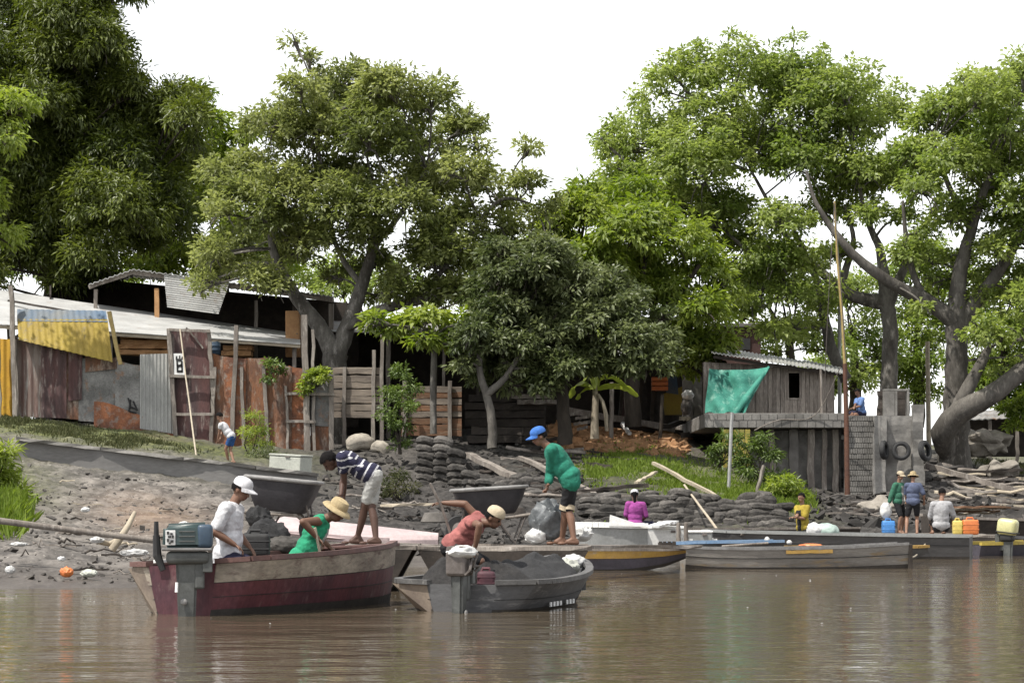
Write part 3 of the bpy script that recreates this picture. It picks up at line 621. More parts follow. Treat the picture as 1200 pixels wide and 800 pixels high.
quay()
def tyre(px, py, d, R, label, rx=1.5, rz=0):
    t = thing('old_tyre', at(px,py,d), label, 'tyre'); E = Euler((rx,0,rz)).to_matrix().to_4x4()
    b = MB(Matrix.Translation(at(px,py,d)) @ E); n = 28; vs = []; fs = []
    prof = [(R*.60,-.06),(R*.66,-.085),(R*.85,-.095),(R*.97,-.075),(R,-.03),(R,.03),(R*.97,.075),(R*.85,.095),(R*.66,.085),(R*.60,.06),(R*.64,.055),(R*.8,.06),(R*.8,-.06),(R*.64,-.055)]
    for k in range(n):
        a = 2*math.pi*k/n; vs += [(r*math.cos(a), r*math.sin(a), z) for r, z in prof]
    q = len(prof)
    for k in range(n):
        for i in range(q): fs.append((k*q+i, k*q+(i+1)%q, ((k+1)%n)*q+(i+1)%q, ((k+1)%n)*q+i))
    b.add(vs, fs); b.build('casing', M['rubber'], t, smooth=True)
    b = MB(Matrix.Translation(at(px,py,d)) @ E)
    for k in range(40):
        a = 2*math.pi*k/40; b.box((R*1.005*math.cos(a), R*1.005*math.sin(a), 0), (.02,.05,.11), rz=a)
    b.build('tread', M['rubber'], t)
tyre(1056,528,83.9,.30,'round black tyre hung flat on the quay wall, ring fully visible')
tyre(1036,527,83.7,.30,'black tyre hung edge-on beside the quay buttress', 1.5, 1.15)
tyre(1084,528,83.6,.33,'black tyre at the right corner of the quay', 1.4, .9)
def hut():
    t = thing('board_hut', at(900, 484, 90), 'grey vertical board hut with a corrugated roof and one dark window', 'hut'); D = 90.0; zf = zo(484,84)
    def wall(x0, x1, yt0, yt1, hole=None):
        n = int((x1-x0)/4.6)
        for k in range(n):
            a = x0+(x1-x0)*k/n; b_ = x0+(x1-x0)*(k+1)/n-.3; c = (a+b_)/2; yt = yt0+(yt1-yt0)*(c-x0)/(x1-x0); off = random.choice([0,.018,.03,-.012])
            spans = [(None, yt)] if not (hole and hole[0]-1 < c < hole[1]+1) else [(None, hole[3]), (hole[2], yt)]
            for lo, hi in spans:
                z0_ = zf if lo is None else zo(lo, D); z1_ = zo(hi, D); m = MB(); m.beam((xo(c,D), D+off, z0_), (xo(c+random.uniform(-.3,.3),D), D+off, z1_), (b_-a)*D/FPX, .03, 4, .003, up=Vector((0,1,0)))
                m.build('wall_board', M['wood'], t)
    wall(824, 905, 424, 428); wall(905, 978, 428, 435, (923,937,437,466))
    b = MB(); b.sheet((xo(978,D),D+.05,zf), (xo(972,96),96,zf), (xo(972,96),96,zo(436,96)), (xo(978,D),D+.05,zo(435,D)), 20, 2, corr(16,.02), .03); b.build('side_wall', M['wood'], t)
    b = MB(); b.sheet((xo(824,D),D+.05,zf), (xo(824,96),96,zf), (xo(824,96),96,zo(428,96)), (xo(824,D),D+.05,zo(424,D)), 4, 2, None, .03); b.sheet((xo(824,96),96,zf), (xo(972,96),96,zf), (xo(972,96),96,zo(432,96)), (xo(824,96),96,zo(428,96)), 4, 2, None, .03); b.build('inner_wall', M['wood_dark'], t)
    b = MB()
    for x0,x1,y0,y1 in ((921.5,923.2,436,467),(936.8,938.5,436,467),(921.5,938.5,434.6,436.2),(921.5,938.5,466.8,468.4)): b.box((xo((x0+x1)/2,D), D-.03, zo((y0+y1)/2,D)), ((x1-x0)*D/FPX, .05, (y1-y0)*D/FPX))
    b.build('window_frame', M['wood'], t)
    for a,b_,c,e,ang in ((834,870,408,413.5,0),(866,908,412,420,0),(903,950,418.5,426,0),(945,990,424,433,0)):
        r = MB(); r.sheet(at(a,c+5,D-.7), at(b_,e+5,D-.7), at(b_-3,e-2.5,97), at(a-3,c-2.5,97), 60, 3, corr((b_-a)/4.5,.020), .02)
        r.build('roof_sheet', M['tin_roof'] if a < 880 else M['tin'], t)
    r = MB(); r.beam(at(836,418,D-.5), at(988,439,D-.5), .07, .11, 8, .006); r.build('eave_beam', M['wood_dark'], t)
hut()
def net():
    D = 88.6; b = MB(); nu, nv = 40, 30; vs = []
    A, B, C, E = at(826,484,D), at(873,484,D-.6), at(901,430,D+.4), at(831,432,D+.6)
    for j in range(nv+1):
        for i in range(nu+1):
            u, v = i/nu, j/nv; p = (A*(1-u)+B*u)*(1-v)+(E*(1-u)+C*u)*v
            p = p + Vector((0, .13*math.sin(u*11+v*6)+.16*mnoise.noise(Vector((u*3,v*3,1)))+.06*mnoise.noise(Vector((u*9+v*5,v*3,7))), -.07*math.sin(u*math.pi)*v+.05*math.sin(u*13+v*5)*(1-v))); vs.append(p)
    q = len(vs); vs2 = vs + [p+Vector((0,.015,0)) for p in vs]; fs = []
    for j in range(nv):
        for i in range(nu):
            a = j*(nu+1)+i; fs += [(a,a+1,a+nu+2,a+nu+1),(a+q+nu+1,a+q+nu+2,a+q+1,a+q)]
    b.add(vs2, fs); o = b.build('net_tarp', M['tarp'], smooth=True, label='green netting tarp stretched over the left side of the board hut', cat='tarp')
    h = MB(); pts = [C, C.lerp(B,.35)+Vector((-.12,-.1,0)), C.lerp(B,.7)+Vector((-.25,-.15,0)), at(862,484,D-.8), at(858,492,D-.9)]
    h.tube(pts, [.05,.09,.12,.10,.03], 8); h.build('folded_edge', M['tarp'], o, smooth=True)
net()
def brick_house():
    t = thing('brick_house', at(865, 480, 112), 'dark brick upper storey showing behind the board hut', 'house'); b = MB()
    b.bbox(at(864,440,112)+Vector((0,2.2,0)), (2.1,4,4.4), .02); b.build('wall', M['brick'], t)
    b = MB(); b.bbox((xo(864,112), 114.2, zo(381,112)), (2.5,4.5,.16), .02); b.build('roof_slab', M['concrete_dark'], t)
    for px in (853, 874): b = MB(); b.bbox((xo(px,112), 112.15, zo(403,112)), (.42,.06,.5), .01); b.build('window', M['black'], t)
brick_house()
def green_boards():
    t = thing('board_screen', at(863, 545, 80), 'yellow-green board screen hanging under the slab edge', 'screen')
    for k in range(5):
        b = MB(); b.beam(at(850+k*6.5,546+random.uniform(-3,3),83), at(850+k*6.5,503,83), 5.6*83/FPX, .03, 4, .004, up=Vector((0,1,0))); b.build('board', M['green_paint'], t)
green_boards()
def mast():
    t = thing('tall_mast', at(992, 575, 83), 'tall thin mast, yellow above and rusty brown below, in front of the quay', 'mast')
    b = MB(); b.tube([at(978,236,83), at(981,300,83), at(987,370,83), at(990,428,83)], [.03,.04,.05,.055], 8); b.build('upper_pole', M['mast'], t, smooth=True)
    b = MB(); b.tube([at(990,426,82.98), at(992,500,83), at(993,580,83)], [.07,.08,.09], 8); b.build('lower_pole', M['mast_rust'], t, smooth=True)
    b = MB(); b.tube([at(978,238,82.9), at(972,330,82.9), at(968,410,83.5), at(966,470,84)], .014, 4); b.tube([at(978,240,82.9), at(985,330,82.8), at(991,420,82.9)], .014, 4); b.build('stay_wire', M['steel'], t)
mast()
post(984,502,984,292,98,.16,'galv_pipe','straight pale pole behind the mast', cat='pole', name='pole', taper=.8)
post(1089,556,1087,400,100,.20,'wood_pale','pale bare post beyond the quay right end', cat='post')
post(963,491,962,432,89,.10,'wood','short thin post at the hut right corner')
# items on the left bank
def chest():
    A = at(340, 556, 72); t = thing('chest_freezer', A, 'old whitish chest freezer lying on the bank above the dark tray', 'freezer')
    E = Matrix.Translation(A) @ Euler((0,.06,-.5)).to_matrix().to_4x4()
    b = MB(E); b.bbox((0,0,.26), (1.05,.62,.50), .03); b.build('body', M['fridge'], t)
    b = MB(E); b.bbox((0,0,.545), (1.08,.65,.06), .02); b.build('lid', M['fridge'], t)
    b = MB(E); b.bbox((.1,-.335,.5), (.16,.03,.03), .008); b.build('handle', M['steel'], t)
chest()
def grain_sack(px, py, d, sc, rz, tilt, label):
    b = bagmesh(px % 9); T = Matrix.Translation(at(px, py, d)) @ Euler((.25, tilt, rz)).to_matrix().to_4x4() @ Matrix.Diagonal((*sc, 1)); b.v = [T @ p for p in b.v]
    b.build('sack', M['sack_pale'], smooth=True, label=label, cat='sack')
SACKS = True
for k,(px,py,d,r,lab) in enumerate(((1150,528,96,.80,'broad pale flat-topped boulder right of the big trunk'),(1172,556,90,.5,'pale rock on the slope below the broad boulder'),(1033,604,76,.5,'long pale rock left of the man with the white bag'))):
    b = MB(); b.ball(at(px,py,d)+Vector((0,0,r*.35)), r, (1.25,1,.62), sub=4, jit=.55)
    for p in b.v: p += Vector((mnoise.noise(p*2.3+Vector((k*7,0,0))), mnoise.noise(p*2.3+Vector((0,k*7,9))), mnoise.noise(p*2.3+Vector((3,k*7,0)))))*r*.22
    b.build('boulder', M['stone'], smooth=False, label=lab, cat='rock')
# big stacks under canvas at the right, timbers and slope debris
def debris(n, box, m, lab, grp, ln=(1.0,2.6), w=(.06,.16), slope=(-.3,.1), name='driftwood', dz=.06):
    for k in range(n):
        px = random.uniform(box[0], box[1]); d = random.uniform(box[2], box[3]); p = g(px, d, random.uniform(.0, dz)+.05); l = random.uniform(*ln)
        a = random.uniform(-.5,.5); s = random.uniform(*slope); v = Vector((math.cos(a), math.sin(a)*.8, 0))*l
        q = p+v; q.z = max(p.z+s*l, gz(600+q.x*FPX/q.y, q.y)+.03)
        b = MB(); wd = random.uniform(*w)
        if random.random() < .5: b.beam(p, q, wd*1.6, wd*.7, 6, .012)
        else:
            pts = [p.lerp(q, i/6)+Vector((0,random.gauss(0,.03),random.gauss(0,.03))) for i in range(7)]; b.tube(pts, [wd*.5*(1-.08*i) for i in range(7)], 7)
        b.build(name, M[random.choice(m)], label=lab, cat='driftwood' if name == 'driftwood' else 'plank', group=grp)
debris(46, (1085,1190,78,92), ['wood','wood_dark','wood','wood_dark','wood_pale'], 'weathered branch or plank in the debris slope right of the quay', 'debris on the slope right of the quay')
debris(34, (560,690,70,88), ['wood_dark','wood','wood_dark'], 'dark broken plank in the rubble between the sacks and the sandbag wall', 'broken planks in the middle rubble', (.8,2.2))
debris(18, (955,1040,72,82), ['wood_dark','wood','rock'], 'dark scrap of timber below the quay and mast', 'scraps below the quay', (.5,1.5))
debris(26, (380,560,60,74), ['wood_dark','wood'], 'dark scrap of wood on the shore behind the striped man', 'scraps on the shore behind the boats', (.4,1.2), (.04,.1))
debris(30, (20,250,37,66), ['wood','wood_dark','wood_pale'], 'small stick of driftwood on the muddy left bank', 'sticks on the left bank', (.2,.7), (.02,.06), (-.05,.05), 'stick', .02)
timber(at(1086,545,86), at(1215,581,84), .20, .16, 'wood', 'long dark-topped beam running down the slope at far right')
timber(at(610,535,80), at(698,580,72), .14, .12, 'wood', 'long grey plank slanting down behind the green jacket man')
timber(at(548,532,80), at(606,560,76), .24, .14, 'wood', 'grey plank lying in the rubble right of the stacked sacks')
timber(at(766,542,79), at(842,583,71), .10, .09, 'wood_pale', 'long pale plank leaning down the grassy slope', name='plank', cat='plank')
timber(at(745,566,74), at(768,553,76), .12, .06, 'wood_pale', 'short pale board above the sandbags', name='plank', cat='plank')
post(853,637,802,568,62,.07,'bamboo','pale stick leaning from the white boats up to the sandbags', d1=70, cat='pole', name='pole')
timber(at(452,592,60), at(532,590,61), .55, .05, 'wood_pale', 'pale board lying on the shore left of the blue-black tray', name='board', cat='board')
post(238,600,211,386,70,.055,'bamboo','thin tall bamboo pole standing beyond the outboard motor', d1=83.2, cat='pole', name='pole', taper=.8)
post(-30,606,186,634,38,.10,'wood','long grey pole lying across the muddy left bank', d1=38.5, cat='pole', name='pole')
b = MB(); b.tube([at(131,644,38.6), at(140,632,38.6), at(150,616,38.8), at(158,600,39)], [.06,.055,.045,.03], 8); b.tube([at(140,632,38.6), at(128,637,38.7), at(116,634,38.5)], [.045,.04,.05], 8)
b.build('forked_branch', M['wood_pale'], smooth=True, label='pale forked branch crossing the grey pole on the left bank', cat='branch')
for k,(px,py,d,w,h,m,lab,nm,ct) in enumerate(((78,676,36.2,.16,.13,'orange_plastic','bright orange plastic bag at the water edge','plastic_bag','bag'),(157,652,37,.34,.10,'white_cloth','crumpled white sheet beside the maroon boat stern','plastic_sheet','litter'),(114,636,38.5,.18,.09,'white_cloth','white scrap under the forked branch','plastic_scrap','litter'),
    (22,640,38.5,.22,.06,'white_cloth','flat white scrap near the left edge','plastic_scrap','litter'),(12,672,36.3,.12,.10,'white_cloth','small white cup-sized scrap at the left water edge','plastic_scrap','litter'),(104,676,36.2,.2,.10,'fridge','pale greyish scrap right of the orange bag','plastic_scrap','litter'),
    (72,657,37.3,.10,.06,'white_cloth','tiny white scrap above the orange bag','plastic_scrap','litter'),(100,600,46,.14,.08,'white_cloth','white scrap in the middle of the left bank','plastic_scrap','litter'),(216,616,43,.16,.07,'white_cloth','white scrap below the bamboo pole foot','plastic_scrap','litter'))):
    bag(px,py,d,w,h,w*.8,m,lab,ct,nm,.6)
# ---------------------------------------------------------------- sacks and sandbags, each one its own
def bagmesh(seed):
    b = MB(); bm = bmesh.new(); bmesh.ops.create_cube(bm, size=2); bmesh.ops.subdivide_edges(bm, edges=bm.edges[:], cuts=7, use_grid_fill=True)
    for v in bm.verts:
        x, y, z = v.co; r = (abs(x)**4+abs(y)**4)**.25
        q = Vector((x*.36*(1-.10*abs(y)**4), y*.22*(1-.16*abs(x)**5), z*.105*(1-.60*max(abs(x),abs(y))**5)))
        q.z += .03*mnoise.noise(Vector((x*2+seed*5, y*2, z))) + .03*(.4-abs(mnoise.noise(Vector((x*3+seed*5, y*4, z*2))))) - .035*x*x
        q.x += .02*mnoise.noise(Vector((y*3, seed*3, z*2))); v.co = q
    b.frombm(bm); return b
protos = [None]*4
grain_sack(422, 518, 83.6, (1.25,1.3,2.3), .2, -.12, 'large pale grey sack resting on the bank behind the plank fence foot')
grain_sack(446, 524, 83.2, (.8,1,1.7), -.3, .3, 'small pale sack right of the large pale sack')
def sandbag(p, rz, sc, label, grp, k, tilt=0):
    if protos[k] is None:
        o = bagmesh(k).build('sandbag', M['sack'], smooth=True, origin=(0,0,0)); protos[k] = o
    else: o = protos[k].copy(); COL.objects.link(o)
    o.location = p; o.rotation_euler = (random.gauss(0,.06), tilt+random.gauss(0,.07), rz); o.scale = sc
    tag(o, label, 'sandbag', grp); return o
for r in range(7):
    n = 20 - (r > 4)*2
    for k in range(n):
        px = 688 + (928-688)*(k + (r % 2)*.5 + random.uniform(-.12,.12))/20
        if r > 4 and (px > 900): continue
        if r == 6 and random.random() < .3: continue
        base = .38 if px < 800 else .33
        d = 68.2 + r*.10 + random.uniform(-.08,.08)
        if random.random() < .07: continue
        sandbag((xo(px,d), d, base + .08 + r*.155 + .05*math.sin(px*.05)+random.gauss(0,.018)), random.gauss(0,.28), (random.uniform(.7,1.1),random.uniform(.9,1.2),random.uniform(.85,1.3)), 'flat grey sandbag in the low wall at the foot of the grassy slope', 'sandbags in the low wall', random.randrange(4))
for col_, (px, n, d0) in enumerate(((499,9,76.5),(519,9,76),(536,8,75.6),(552,5,75.0))):
    for r in range(n):
        d = d0 + random.uniform(-.05,.05); y = 585 - r*8.6 + (6 if col_ > 1 else 0)
        sandbag((xo(px+random.uniform(-1.5,1.5),d), d, zo(y,d)), random.gauss(0,.15), (.80,1,1.15), 'rolled grey sack in the leaning stack beneath the reddish plank wall', 'grey sacks stacked beneath the plank wall', random.randrange(4), tilt=.18)
for k in range(12):
    px = random.uniform(560,690); d = random.uniform(70,76)
    sandbag(g(px,d,.1), random.gauss(0,.5), (.9,1,1), 'loose grey sandbag lying in the rubble behind the boats', 'loose sandbags', random.randrange(4))
# rubble: countless small stones and scraps
def rubble(n, box, m, label, smin, smax, name='rubble'):
    vs = []; fs = []; cube = np.array([(-1,-1,-1),(1,-1,-1),(1,1,-1),(-1,1,-1),(-1,-1,1),(1,-1,1),(1,1,1),(-1,1,1)], float)
    q = [(3,2,1,0),(4,5,6,7),(0,1,5,4),(1,2,6,5),(2,3,7,6),(3,0,4,7)]
    for k in range(n):
        px = random.uniform(box[0], box[1]); d = random.uniform(box[2], box[3]); c = g(px, d, .02)
        if c.z < .05: continue
        s = smin*(smax/smin)**(random.random()**2); R = np.array(Euler((random.gauss(0,.4),random.gauss(0,.4),random.uniform(0,6))).to_matrix())
        P = (cube*(1+RNG.normal(0,.22,(8,3))))*np.array([s*random.uniform(.7,1.6), s, s*random.uniform(.25,.7)])@R.T + np.array(c)
        b0 = len(vs); vs += [tuple(p) for p in P]; fs += [tuple(i+b0 for i in f) for f in q]
    me = bpy.data.meshes.new(name); me.from_pydata(vs, [], fs); me.materials.append(M[m])
    tag(link(name, me), label, 'rubble', None, 'stuff')
rubble(1500, (-60,400,35.5,68.5), 'rock', 'small grey rubble and scraps strewn over the muddy left bank', .008, .055)
rubble(1700, (380,700,50,90), 'rock_dark', 'dark stones and scraps strewn over the middle shore', .025, .12)
rubble(1500, (930,1260,68,95), 'rock_dark', 'grey rubble strewn below the quay and over the right slope', .03, .20)
rubble(1300, (645,805,85,97), 'earth_red', 'lumps of orange earth heaped along the top of the bank', .04, .22, 'earth_lumps')

def low_canopy():
    t = thing('low_canopy', at(1180, 530, 106), 'low dark shelter beyond the thick trunk at the right edge', 'shelter')
    r = MB(); r.sheet(at(1128,492,103), at(1260,486,103), at(1260,476,108), at(1128,482,108), 40, 3, corr(16,.025), .03); r.build('roof', M['tin_grey'], t)
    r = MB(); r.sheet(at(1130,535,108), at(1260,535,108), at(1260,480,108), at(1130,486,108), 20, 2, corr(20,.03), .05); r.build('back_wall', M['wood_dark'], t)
    for px in (1132, 1160, 1192, 1225): p = MB(); p.beam(at(px,540,103.2), at(px,490,103.2), .13, .13, 6, .01); p.build('post', M['wood'], t)
low_canopy()
# ---------------------------------------------------------------- foliage
def leaf_mesh(name, C, A, Nn, ln, wd, tone, m, parent=None, fold=.25):
    n = len(C)
    A = A/np.linalg.norm(A, axis=1, keepdims=True); W = np.cross(A, Nn); W /= np.maximum(np.linalg.norm(W, axis=1, keepdims=True), 1e-6); Nn = np.cross(W, A)
    ln = ln[:, None]; wd = wd[:, None]
    P = np.stack([C, C+A*ln*.45-W*wd*.5+Nn*wd*fold, C+A*ln-Nn*ln*.12, C+A*ln*.45+W*wd*.5+Nn*wd*fold], 1)
    o0 = np.array(ORIG[parent]) if parent is not None else np.zeros(3)
    V = (P.reshape(-1, 3) - o0).astype(np.float32)
    me = bpy.data.meshes.new(name); me.vertices.add(4*n); me.vertices.foreach_set('co', V.ravel())
    idx = np.arange(4*n, dtype=np.int32).reshape(n, 4); tri = np.concatenate([idx[:, [0,1,2]], idx[:, [0,2,3]]], 1).reshape(-1)
    me.loops.add(6*n); me.loops.foreach_set('vertex_index', tri)
    me.polygons.add(2*n); me.polygons.foreach_set('loop_start', (np.arange(2*n)*3).astype(np.int32)); me.polygons.foreach_set('loop_total', np.full(2*n, 3, np.int32))
    me.update(calc_edges=True)
    q = me.attributes.new('tone', 'FLOAT', 'POINT'); q.data.foreach_set('value', np.repeat(tone, 4).astype(np.float32))
    me.materials.append(m); return link(name, me, parent)
def crown_leaves(blobs, d0, spread, lsize, lw, density, rng, droop=.35, clump=.42, per=34, flat=.6, tonevar=.26):
    Cs = []; As = []; Ns = []; Ts = []; cent = []
    for (px, py, r) in blobs:
        off = rng.uniform(-1, 1)*spread; d = d0 + off
        c = np.array(at(px, py, d)); R = r*d/FPX; cent.append((c, R))
        nc = max(3, int(density*(R/clump)**2*5.0))
        u = rng.normal(size=(nc, 3)); u /= np.linalg.norm(u, axis=1, keepdims=True); u[:, 2] = np.where(u[:, 2] < -.35, -u[:, 2]*.6, u[:, 2])
        rad = R*rng.uniform(.30, 1.10, nc)**.7
        cc = c + u*rad[:, None]*np.array([1, 1.1, .92])
        bt = rng.normal(0, .20)
        for k in range(nc):
            m = int(per*rng.uniform(.6, 1.3)); s = clump*rng.uniform(.6, 1.25)
            o = rng.normal(size=(m, 3)); o /= np.linalg.norm(o, axis=1, keepdims=True); o *= (rng.random((m, 1))**.5)*np.array([s, s, s*flat])
            Cs.append(cc[k] + o)
            a = o/s*1.0 + u[k]*.35 + rng.normal(0, .35, (m, 3)); a[:, 2] -= droop; As.append(a)
            nn = rng.normal(0, .45, (m, 3)) + np.array([0, 0, 1.0]) + u[k]*.45; Ns.append(nn)
            Ts.append(np.clip(.45 + bt + rng.normal(0, tonevar*.6) + rng.normal(0, tonevar*.6, m), 0, 1))
    C = np.concatenate(Cs); A = np.concatenate(As); N_ = np.concatenate(Ns); T = np.concatenate(Ts); n = len(C)
    return C, A, N_, lsize*rng.uniform(.45, 1.4, n), lw*rng.uniform(.55, 1.4, n), T, cent
def curve_pts(pts, n=6):
    out = []; P = [pts[0]] + list(pts) + [pts[-1]]
    for i in range(1, len(P)-2):
        for k in range(n):
            t = k/n; a, b, c, d = P[i-1], P[i], P[i+1], P[i+2]
            out.append(.5*((2*b) + (c-a)*t + (2*a-5*b+4*c-d)*t*t + (3*b-a-3*c+d)*t*t*t))
    return out + [pts[-1]]
def tree(name, d0, limbs, blobs, lm, bm, label, spread=2.0, lsize=.26, lw=.12, density=1.0, group=None, seed=1, droop=.35, clump=.42, per=34, twigs=True, back=.5, flat=.6):
    rng = np.random.default_rng(seed); random.seed(seed)
    base = limbs[0][0]; A = at(base[0], base[1], d0 + (base[3] if len(base) > 3 else 0)); t = thing(name, A, label, 'tree', group)
    mb = MB(); nodes = []
    for L_ in limbs:
        pts = [at(p[0], p[1], d0 + (p[3] if len(p) > 3 else 0)) for p in L_]; rad = [p[2]*d0/FPX/2 for p in L_]
        cp = curve_pts(pts, 6); rr = list(np.interp(np.linspace(0, len(L_)-1, len(cp)), range(len(L_)), rad))
        for i in range(1, len(cp)-1): cp[i] = cp[i] + Vector((random.gauss(0,.05),random.gauss(0,.05),random.gauss(0,.02)))*rr[i]
        mb.tube(cp, [r*random.uniform(.97,1.04) for r in rr], 12)
        nodes += [(p, r) for p, r in list(zip(cp, rr))[len(cp)//3:]]
    bl = list(blobs)
    for b in blobs:
        if rng.random() < back: bl.append((b[0]+rng.uniform(-.3,.3)*b[2], b[1]+rng.uniform(-.2,.3)*b[2], b[2]*.85))
    C, Ax, N_, ln, wd, T, cent = crown_leaves(bl, d0, spread, lsize, lw, density, rng, droop, clump, per, flat)
    if twigs:
        for c, R in cent:
            c = Vector(c); p, r = min(nodes, key=lambda q: (q[0]-c).length - q[1]*2)
            mid = p.lerp(c, .5) + Vector((random.gauss(0,.2), random.gauss(0,.2), .15*R)); r0 = min(r*.5, .045+.01*R)
            cp = curve_pts([p, mid, c], 5); mb.tube(cp, list(np.linspace(r0, .03, len(cp))), 6)
            for q in range(5):
                e = c + Vector(rng.normal(size=3)).normalized()*R*.85; cp = curve_pts([mid.lerp(c, .6), c.lerp(e, .5)+Vector((0,0,.1*R)), e], 4); mb.tube(cp, list(np.linspace(.045, .012, len(cp))), 5)
    mb.build('trunk', M[bm], t, smooth=True)
    leaf_mesh('crown', C, Ax, N_, ln, wd, T, LM[lm], t); return t
# spreading tree with two trunks' worth of crowns on the right: two trees
tree('spreading_tree', 96, [[(1041,500,24),(1042,440,20),(1043,385,18),(1038,352,18)],[(1038,354,20),(1010,350,15),(985,338,13),(955,312,10),(925,285,7)],[(1038,354,19),(1036,325,14),(1030,290,10),(1015,255,6),(1005,210,3)],[(1041,358,15),(1058,318,10),(1080,275,7),(1102,228,4)],
      [(985,338,11),(990,320,9),(1000,280,6),(990,240,4)],[(992,445,15,2),(975,410,14,2),(966,372,12,2),(958,330,9,2),(930,270,6,2)],[(955,312,9),(920,310,7),(885,300,5),(850,270,4)],[(925,285,7),(905,245,5),(880,200,3)]],
     [(760,165,58),(800,105,56),(858,92,56),(925,92,58),(985,108,52),(1035,138,46),(815,185,66),(885,175,66),(955,180,60),(1010,200,45),(738,225,40),(785,240,46),(850,250,46),(918,262,38),(720,175,22),(892,330,34),(930,345,32),(870,290,30),(1000,150,40),(835,140,50),(940,135,50),(705,168,10),(712,250,26),(968,240,30),(905,390,26),(880,360,26),(945,385,24),(1040,215,36),(1012,255,26),(1058,255,24),(985,300,20),(1000,225,34),(845,320,26),(930,390,22),(965,360,20),(905,300,34),(940,310,34),(825,270,30),(1065,190,30),(770,200,44),(725,205,24),(980,340,14)],
     'big', 'bark', 'broad green tree with a slim grey trunk rising behind the quay wall', 2.6, .20, .11, .85, seed=21, droop=.3, clump=.40)
tree('spreading_tree', 92, [[(1118,560,46),(1119,510,35),(1120,450,27),(1121,400,25),(1122,370,26)],[(1119,376,24,0),(1085,352,17,0),(1050,335,14,-.5),(1005,303,11,-1),(975,268,8,-1),(955,235,5,-1),(945,200,3,-1)],[(1122,372,26),(1124,325,18),(1138,270,13),(1160,205,8)],[(1124,374,22),(1150,345,16),(1182,300,12),(1215,240,8)],
      [(1112,535,20,-.2),(1106,508,30,-.9),(1126,482,27,-1.5),(1160,464,23,-2),(1200,432,20,-2),(1240,395,16,-2)],[(1112,500,20,-1.1),(1131,462,17,-1.4),(1150,425,12,-1.4),(1158,408,8,-1.4)],[(1138,270,9),(1115,225,7),(1095,170,4)],[(1085,352,10),(1070,320,8),(1062,280,6),(1058,235,3)]],
     [(1100,148,36),(1112,125,34),(1150,120,46),(1200,110,52),(1255,130,60),(1120,195,46),(1178,190,54),(1235,225,60),(1085,225,34),(1130,250,36),(1190,270,44),(1245,310,50),(1165,320,26),(1215,365,38),(1080,275,22),(1140,95,20),(1205,80,24),(1195,395,22),(1250,420,30),(1085,310,22),(1150,350,24),(1120,305,18),(1110,260,26),(1165,230,40),(1145,170,44),(1075,180,30),(1200,330,30),(1225,270,44),(1185,150,46),(1160,290,24),(1085,360,14),(1205,420,16),(1150,390,24),(1190,355,30),(1175,440,18),(1100,330,24),(1060,300,26)],
     'big', 'bark_mid', 'huge tree with a thick forked trunk at the right edge of the quay', 2.6, .20, .11, .85, seed=22, droop=.3, clump=.40)
tree('broadleaf_tree', 88, [[(388,520,34),(390,450,30),(393,415,30)],[(393,418,24),(372,380,19),(345,345,15),(322,300,10),(315,250,7)],[(394,418,24),(410,375,18),(424,335,15),(436,290,11),(445,230,7)],[(404,386,12),(440,365,12,-1),(490,352,11,-1),(540,340,7,-1)],[(436,290,8),(470,250,6),(500,200,4)],[(490,352,8,-1),(540,290,6,-1),(585,235,4),(625,240,3)],[(424,335,8),(395,290,6),(380,220,5),(370,150,4)]],
     [(352,108,30),(400,98,38),(455,105,40),(505,120,34),(545,150,28),(318,150,38),(372,160,52),(435,165,52),(495,180,48),(545,205,38),(290,205,38),(262,250,28),(335,235,48),(405,245,50),(475,250,50),(540,265,42),(590,245,26),(280,295,32),(345,300,36),(440,315,34),(510,310,40),(570,305,40),(620,175,16),(612,215,20),(345,48,11),(360,70,14),(640,250,22),(255,205,22),(500,345,26),(450,350,18),(560,170,14),(325,340,20),(300,330,30),(380,285,30),(430,280,36),(415,215,46),(470,335,24),(250,300,26),(245,330,20),(540,345,28),(585,345,30),(610,300,26),(640,290,22),(345,270,40),(365,215,44),(310,260,38),(495,225,44),(470,140,40),(430,125,38),(385,125,38),(520,290,40),(560,220,34),(590,270,32),(395,325,18),(285,235,40),(275,320,26)],
     'mid', 'bark', 'olive green broadleaf tree with a forked grey trunk in the middle of the fence', 2.4, .21, .10, .9, seed=23, droop=.15, clump=.36)
tree('dense_tree', 84, [[(662,520,18),(660,480,15),(657,440,13),(655,400,11)],[(656,440,12),(690,415,10),(720,395,7)],[(656,430,12),(630,400,10),(600,375,7)]],
     [(585,368,34),(605,352,44),(655,352,46),(700,380,46),(740,402,38),(640,400,44),(690,428,36),(600,410,36),(765,418,26),(575,405,22),(735,430,20),(635,445,24),(590,330,26),(620,320,36),(675,335,34),(575,430,18),(572,345,26),(700,426,22),(662,432,24),(760,430,24),(720,370,40),(650,380,44),(590,380,40),(625,435,20),(780,400,18),(712,330,22),(640,300,26),(585,300,24),(790,415,12),(568,340,20),(612,312,16),(655,308,18),(735,350,20),(775,375,16),(558,445,14),(600,452,12),(640,455,12)],
     'dark', 'bark_dark', 'low dense dark grey-green tree shading the middle of the bank', 1.8, .22, .10, 1.15, seed=24, droop=.3, clump=.34)
tree('crooked_tree', 82, [[(577,525,12),(576,490,10),(570,462,9),(562,435,8),(563,408,6)],[(570,462,9),(590,445,8),(600,430,6),(612,410,5)]], [(562,395,26),(590,405,26),(545,405,20),(612,410,24),(548,428,14),(600,432,18)], 'dark', 'bark_mid', 'small tree with a crooked grey trunk left of the dense tree', .8, .2, .09, 1.0, seed=25, clump=.32)
